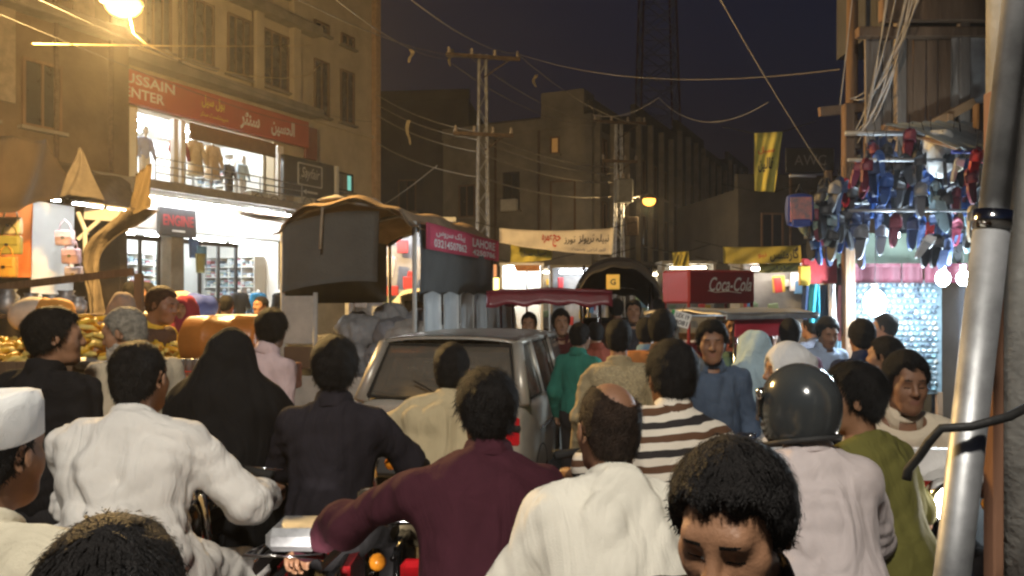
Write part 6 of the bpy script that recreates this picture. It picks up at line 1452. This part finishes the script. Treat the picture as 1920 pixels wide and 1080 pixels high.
def shawl(m):
    def f(root, hc, Mh, J, za, ya, xa, h):
        u = union([s_cap(J['ls'] + za * .01, J['rs'] + za * .01, .082), s_ell(J['pel'].lerp(J['neck'], .62), (.215, .16, .24)), s_cap(J['ls'], J['le'], .085, .09), s_cap(J['rs'], J['re'], .085, .09)], .08)
        pts = np.array([J[k][:] for k in ('neck', 'ls', 'rs', 'pel', 'le', 're')])
        surf_child('shawl', lambda p: np.maximum(np.maximum(u(p) + folds(p, 17, .014, (.4, .2, 1), .11), J['pel'].z + .12 - p[:, 2]), (p - np.array(J['neck'], np.float32)) @ np.array(za, np.float32) - .01), pts.min(0) - .25, pts.max(0) + .2, max(h, .014), m, root)
    return f
def vest(m):
    def f(root, hc, Mh, J, za, ya, xa, h):
        T = Matrix((xa, ya, za)).transposed(); at = lambda t: J['pel'] + za * ((J['neck'] - J['pel']).length * t)
        u = union([s_ell(at(.32), (.185, .14, .24), T), s_ell(at(.7), (.185, .135, .2), T), s_cap(J['ls'].lerp(J['rs'], .12), J['rs'].lerp(J['ls'], .12), .072)], .07)
        pts = np.array([J[k][:] for k in ('neck', 'ls', 'rs', 'pel')])
        surf_child('vest', lambda p: np.maximum(np.maximum(u(p) + folds(p, 33, .008), at(.08).z - p[:, 2]), (p - np.array(J['neck'], np.float32)) @ np.array(za, np.float32) - .0), pts.min(0) - .22, pts.max(0) + .15, max(h, .012), m, root)
    return f

WHITE = K('white_kurta', (.70, .67, .62), .07); BLACKC = K('black_cloth', (.014, .013, .014), .2); BEIGE = K('beige_kameez', (.50, .41, .25), .08); PURPLE = K('purple_shirt', (.052, .014, .022), .15)
WHITE2 = K('off_white_shirt', (.72, .68, .58), .07); LILAC = K('pale_lilac_shirt', (.58, .51, .50), .08); GREEN = K('olive_green_tee', (.14, .13, .035), .1); CREAMP = K('cream_polo', (.62, .53, .40), .08)
STRIPE = stripe_mat('striped_knit', ((.25, (.018, .014, .014)), (.25, (.68, .62, .52)), (.25, (.10, .045, .02)), (.25, (.68, .62, .52))), .098, tilt=-.10)
VESTM = mat('tan_net_vest', (.42, .34, .20), .9, var=.35, scale=70, bump=.6, bscale=70)
DK = K('dark_trousers', (.035, .033, .035)); JEAN = K('denim', (.055, .075, .12)); GREYT = K('grey_trousers', (.30, .34, .40))
BURQ = K('black_burqa', (.0105, .010, .0105), .2)

def seat_of(root):  # ground point under a rider
    return root.location.x, root.location.y
def rider(label, *a, bike=None, bcol='black', brz=None, bz=0.0, **k):
    r = person(label, *a, pose='ride', **k)
    if bike: bike_at(r.location.x, r.location.y + bz, r.rotation_euler.z if brz is None else brz, bike, bcol)
    return r
# ---- riders seen from behind
rider('motorcyclist in a loose white kurta seen from behind with the right elbow out', 262, 640, 2.75, shirt=WHITE, pants=WHITE, kurta=True, hair='crop', wide=1.12, lean=8, hyaw=-6, fat=.025, loose=.010,
      arms=dict(re=(.37, .16, 1.02), rw=(.34, .50, .98), le=(-.25, .20, 1.0), lw=(-.30, .5, .98)), bike='black motorcycle ridden by the man in the loose white kurta', legs=dict(rk=(.27, .38, .70), ra=(.26, .2, .3)), side=-3)
rider('motorcyclist in a dark long sleeved top in front of the silver car', 628, 634, 3.3, shirt=K('dark_navy_top', (.022, .019, .024), .2), pants=DK, hair='full', hyaw=8, bike='motorcycle with a lit silver tail ridden by the dark clad man', bcol='red', lean=-4,
      arms=dict(re=(.30, .14, 1.06), rw=(.33, .42, .95), le=(-.25, .16, 1.04), lw=(-.30, .48, .96)))
rider('motorcyclist in a beige kameez right behind the silver car', 848, 645, 3.8, shirt=BEIGE, pants=BEIGE, kurta=True, hair='short', hyaw=-8, lean=10, side=6, loose=.012, bike='black motorcycle ridden by the man in the beige kameez',
      arms=dict(le=(-.36, .12, 1.08), lw=(-.44, .36, .98), re=(.28, .25, 1.0), rw=(.3, .5, .98)))
rider('motorcyclist in a purple shirt with his left arm stretched to the handlebar', 912, 694, 2.5, shirt=PURPLE, pants=DK, hair='full', yaw=6, hyaw=8, lean=12, side=4, wide=1.08, fat=.02,
      arms=dict(ls=(-.20, .15, 1.19), le=(-.40, .28, 1.07), lw=(-.56, .48, .93), re=(.30, .28, .98), rw=(.32, .5, .98)), bike='red motorcycle ridden by the man in the purple shirt', bcol='red')
rider('balding motorcyclist in an off white shirt seen from behind', 1140, 716, 2.15, shirt=WHITE2, pants=WHITE2, kurta=True, hair='bald', hairc='brown', skin=1, hyaw=16, lean=9, wide=1.05, fat=.012, loose=.008,
      arms=dict(le=(-.29, .16, .98), lw=(-.36, .42, .90), re=(.27, .2, .98), rw=(.30, .5, .98)), bike='black motorcycle ridden by the balding man')
rider('motorcyclist in a black white and brown striped shirt', 1258, 644, 3.1, shirt=STRIPE, pants=JEAN, hair='full', sleeve='short', hyaw=12, lean=6, side=8, wide=1.05, collar=True, loose=.006, bike='blue motorcycle ridden by the man in the striped shirt', bcol='blue')
rider('motorcyclist wearing a dark glossy helmet and a pale lilac shirt', 1497, 696, 2.65, shirt=LILAC, pants=DK, hair=None, hyaw=14, lean=12, yaw=4, wide=1.0, extra=wear_helmet(mat('helmet_paint', (.045, .05, .052), .16, spec=.7, bump=0, var=.2, scale=3)), bike='black motorcycle carrying the helmeted man and the boy in green', bcol='black')
person('boy in an olive green tee sitting behind the helmeted rider', 1595, 684, 2.95, pose='ride', yaw=28, hyaw=48, shirt=GREEN, pants=GREYT, sleeve='short', hair='full', lean=4, wide=.92, collar=False, skin=0, arms=dict(le=(-.22, .1, 1.0), lw=(-.20, .32, .92), re=(.22, .06, .98), rw=(.2, .25, .86)))
r17 = rider('man in a cream polo shirt facing up the jam on a motorcycle', 1700, 664, 3.5, yaw=172, shirt=CREAMP, pants=DK, sleeve='short', hair='full', skin=1, hyaw=4, hpitch=-6, bike='red and white fronted motorcycle facing the other way with its lamp lit', bcol='red')
rider('rider in a white cap at the left edge of the jam', -14, 734, 1.62, yaw=4, hyaw=-12, shirt=K('yellow_white', (.62, .56, .42)), pants=WHITE, kurta=True, hair='crop', extra=wear_cap(K('cap_white', (.78, .77, .74), .04)), bike='black motorcycle under the rider in the white cap', bz=-.4)
r2 = rider('dark haired rider low in front beside the white cap rider', 215, 1009, 1.0, shirt=K('dull_brown', (.12, .09, .07)), pants=DK, hair='short', strands=4000, lean=14, bike='black motorcycle with its headlamp on behind the white kurta rider')
person('woman in a full black veil sitting on a motorcycle behind the silver car', 435, 622, 3.7, pose='ride', shirt=BURQ, pants=BURQ, kurta=True, hair=None, yaw=-6, wide=1.02, extra=wear_scarf(BURQ, True), collar=False); bike_at(-1.28, 3.75, R(-4), 'black motorcycle carrying the veiled woman', 'black')
person('young man with bowed head and dark hair facing left close by the helmeted rider', 1372, 838, 1.08, pose='stand', yaw=146, hyaw=0, hpitch=-20, shirt=K('dark_brown_shirt', (.05, .035, .03)), pants=DK, hair='full', eyes='closed', lean=8, skin=0, collar=True)
# ---- people standing
person('man in a black jacket looking to the right by the fruit cart', 106, 579, 3.3, yaw=-18, hyaw=-38, shirt=BLACKC, pants=DK, hair='full', wide=1.12, loose=.016)
person('grey haired bearded man in a pale shawl bowing toward the fruit', 232, 579, 3.9, yaw=62, hyaw=30, hpitch=-14, shirt=K('black_kurta', (.03, .028, .028)), pants=DK, kurta=True, hair='grey', hairc='grey', beard='white', lean=4, extra=shawl(K('pale_shawl', (.50, .42, .30))))
person('vendor in a brown vest with yellow sleeves leaning over the carts', 305, 537, 5.6, yaw=-110, hyaw=10, hpitch=-12, lean=16, shirt=K('yellow_shirt', (.70, .46, .06)), pants=DK, hairc='henna', hair='short', kurta=True, skin=1, extra=vest(K('brown_vest', (.09, .055, .04))), arms=None)
person('man in a light pink shirt beside the orange drum', 510, 582, 4.9, yaw=-14, hyaw=12, lean=10, side=10, shirt=K('light_pink', (.66, .50, .50)), pants=DK, hair='full')
person('man in a tan netted vest ahead of the balding rider', 1160, 599, 4.6, yaw=-6, shirt=K('tan_shirt', (.36, .29, .17)), pants=K('tan_trousers', (.3, .24, .15)), kurta=True, hair='short', extra=vest(VESTM))
person('man in a blue denim shirt standing under the grey canopy', 1335, 604, 4.35, yaw=176, hyaw=-8, hpitch=-4, shirt=K('denim_shirt', (.075, .105, .16), .15), pants=DK, hair='full', skin=1)
person('woman in a white head scarf beside the helmeted rider', 1474, 648, 3.9, yaw=70, hyaw=20, pose='ride', shirt=K('white_suit', (.62, .62, .62)), pants=WHITE, hair=None, kurta=True, wide=.9, extra=wear_scarf(K('white_scarf', (.66, .66, .66))))
bike_at(1.36, 4.0, R(20), 'blue motorcycle under the woman in the white head scarf', 'blue')
person('woman in a pale blue scarf behind the man in the denim shirt', 1412, 622, 5.0, yaw=30, shirt=K('pale_blue_suit', (.34, .45, .52)), pants=WHITE, hair=None, kurta=True, wide=.92, extra=wear_scarf(K('pale_blue_scarf', (.38, .50, .56)), True))
person('man in a mauve shirt walking past the shoe stall', 1482, 598, 5.6, yaw=-24, shirt=K('mauve', (.24, .11, .17)), pants=DK, hair='short', wide=1.05)
person('man in a light blue collared shirt looking down at the scarves', 1552, 597, 6.2, yaw=196, hyaw=-14, hpitch=-20, shirt=K('light_blue_shirt', (.40, .50, .66)), pants=DK, hair='full')
person('man in a navy shirt facing the trinket board', 1615, 601, 5.2, yaw=-6, shirt=K('navy', (.022, .03, .07)), pants=DK, hair='full', wide=1.04)
person('man in a pale pink shirt right at the trinket board', 1657, 588, 6.5, yaw=30, hyaw=20, shirt=K('pale_pink', (.6, .48, .48)), pants=DK, hair='short')
person('boy in a dark blue top between the navy shirt man and the cream polo man', 1658, 632, 4.4, yaw=24, hyaw=20, shirt=K('dark_blue_top', (.03, .04, .085)), pants=DK, hair='short')
person('man in a teal green shirt passing the right side of the silver car', 1088, 606, 6.2, yaw=-30, shirt=K('teal_green', (.04, .20, .15)), pants=DK, hair='short')
person('man in a blue shirt beyond the tan netted vest', 1212, 596, 5.8, yaw=-12, shirt=K('mid_blue', (.16, .26, .36)), pants=DK, hair='short')
person('dark haired man with an orange scarf under the left end of the grey canopy', 1243, 584, 5.1, yaw=-16, hyaw=-10, shirt=K('brownish', (.12, .075, .05)), pants=DK, hair='full', extra=shawl(K('orange_scarf', (.40, .16, .05))))
# rickshaw passengers and the far crowd
person('passenger in a brown shawl riding in the maroon canopied rickshaw', 992, 586, 8.1, pose='ride', yaw=170, shirt=K('brown_kurta', (.12, .08, .05)), pants=DK, kurta=True, hair='short', extra=shawl(K('brown_shawl', (.17, .115, .07))))
person('black haired passenger facing back from the maroon canopied rickshaw', 1052, 582, 8.0, pose='ride', yaw=184, shirt=K('dark_maroon', (.08, .02, .02)), pants=DK, hair='full')
person('man in a red brown shirt beside the maroon canopied rickshaw', 1115, 604, 7.2, yaw=20, shirt=K('red_brown', (.24, .06, .035)), pants=DK, hair='short')
person('man in a white shirt in front of the bright clothes shop', 272, 530, 9.6, yaw=150, shirt=WHITE, pants=WHITE, kurta=True, hair='short')
person('man in a red shirt near the blue shirted mannequin', 488, 556, 11, yaw=150, shirt=K('bright_red', (.60, .05, .05)), pants=DK, hair='short')
person('man with a maroon headscarf behind the cream bundle', 347, 556, 8.0, yaw=170, shirt=K('maroon_kurta', (.24, .03, .05)), pants=DK, hair=None, extra=wear_scarf(K('maroon_scarf', (.28, .03, .06))))
person('dark haired man under the curved tree trunk', 246, 527, 10.5, yaw=10, shirt=K('grey_kurta', (.2, .19, .18)), pants=DK, hair='short')
person('shopper in a grey brown shawl behind the grey haired man', 230, 550, 6.4, yaw=20, shirt=K('shawl_grey', (.22, .18, .15)), pants=DK, hair=None, kurta=True, extra=wear_scarf(K('greybrown_scarf', (.28, .22, .18)), True))
person('man in a brown kurta between the handcart and the bright shop', 398, 556, 9.8, yaw=-30, shirt=K('brown_kurta', (.12, .08, .05)), pants=DK, kurta=True, hair='short')
person('shopper in a black kurta before the charcoal mannequin', 425, 554, 10.4, yaw=0, shirt=BLACKC, pants=DK, kurta=True, hair='short')
for (px, py, d, yw, c, lab) in ((935, 566, 10.5, 0, (.06, .07, .1), 'man in dark clothes beside the covered pickup tarpaulin'), (1155, 560, 9.0, 0, (.18, .09, .06), 'man in rust brown standing by the black hooded rickshaw'), (1188, 562, 8.2, 170, (.05, .05, .06), 'man in charcoal in front of the black hooded rickshaw'),
                           (1232, 560, 9.5, 10, (.3, .26, .2), 'man in sand coloured kurta behind the black hooded rickshaw'), (1375, 590, 6.8, 160, (.3, .1, .1), 'man in dull red behind the denim shirt man'), (1440, 604, 6.6, 185, (.45, .42, .38), 'man in a pale kurta between the canopy and the shoe stall'), (1520, 590, 7.2, 20, (.10, .1, .12), 'man in a slate shirt under the yellow stall panel')):
    person(lab, px, py, d, yaw=yw, shirt=K('crowd_%d' % px, c), pants=DK, kurta=px % 2 == 0, hair='short')
# lit headlamps of two motorcycles
def head_beam(b, power, m_est=25):
    MB().lathe([(0, .094), (.06, .090), (.078, .078)], 18, (0, .60, .89), 'Y').build('headlamp_glass', emit_mat('headlamp', (1, .93, .85), m_est), b, True)
    l = bpy.data.lights.new('headlamp_beam', 'SPOT'); l.energy = power; l.color = (1, .93, .86); l.spot_size = R(20); l.spot_blend = .7; l.shadow_soft_size = .05
    o = bpy.data.objects.new('headlamp_beam', l); COL.objects.link(o); o.parent = b; o.location = (0, .72, .89); o.rotation_euler = (R(83), 0, 0)
for o in list(COL.objects):
    if o.get('label') == 'black motorcycle with its headlamp on behind the white kurta rider': o.location.x += .0; o.rotation_euler.z = R(5); head_beam(o, 150)
    if o.get('label') == 'motorcycle with a lit silver tail ridden by the dark clad man':
        MB().box((.02, -.56, .885), (.17, .19, .075), bev=.022).build('carrier_box', M_STEEL, o); MB().tube([(-.09, -.66, .83), (-.09, -.45, .845), (.12, -.45, .845), (.12, -.66, .83)], .008, 6).build('carrier_rail', M_CHROME, o, True)
    if o.get('label') == 'red and white fronted motorcycle facing the other way with its lamp lit':
        head_beam(o, 25, 30); MB().box((0, .56, 1.02), (.30, .04, .12), bev=.02).build('front_cowl', mat('white_cowl', (.6, .58, .56), .35), o)
# ------------------------------------------------------------------ thin air volume, added to imitate lens glow round the lamps
hz = MB().box((0, 140, 26.5), (410, 410, 55)).build('glow_haze', None); hz.data.materials.clear()
hm = bpy.data.materials.new('glow_haze'); hm.use_nodes = True; hz.data.materials.append(hm); hz['kind'] = 'stuff'
N = hm.node_tree.nodes; N.remove(N['Principled BSDF']); pv_ = N.new('ShaderNodeVolumePrincipled'); pv_.inputs['Density'].default_value = .0018; pv_.inputs['Color'].default_value = (.95, .93, .9, 1); pv_.inputs['Anisotropy'].default_value = .55
hm.node_tree.links.new(pv_.outputs[0], N['Material Output'].inputs['Volume'])
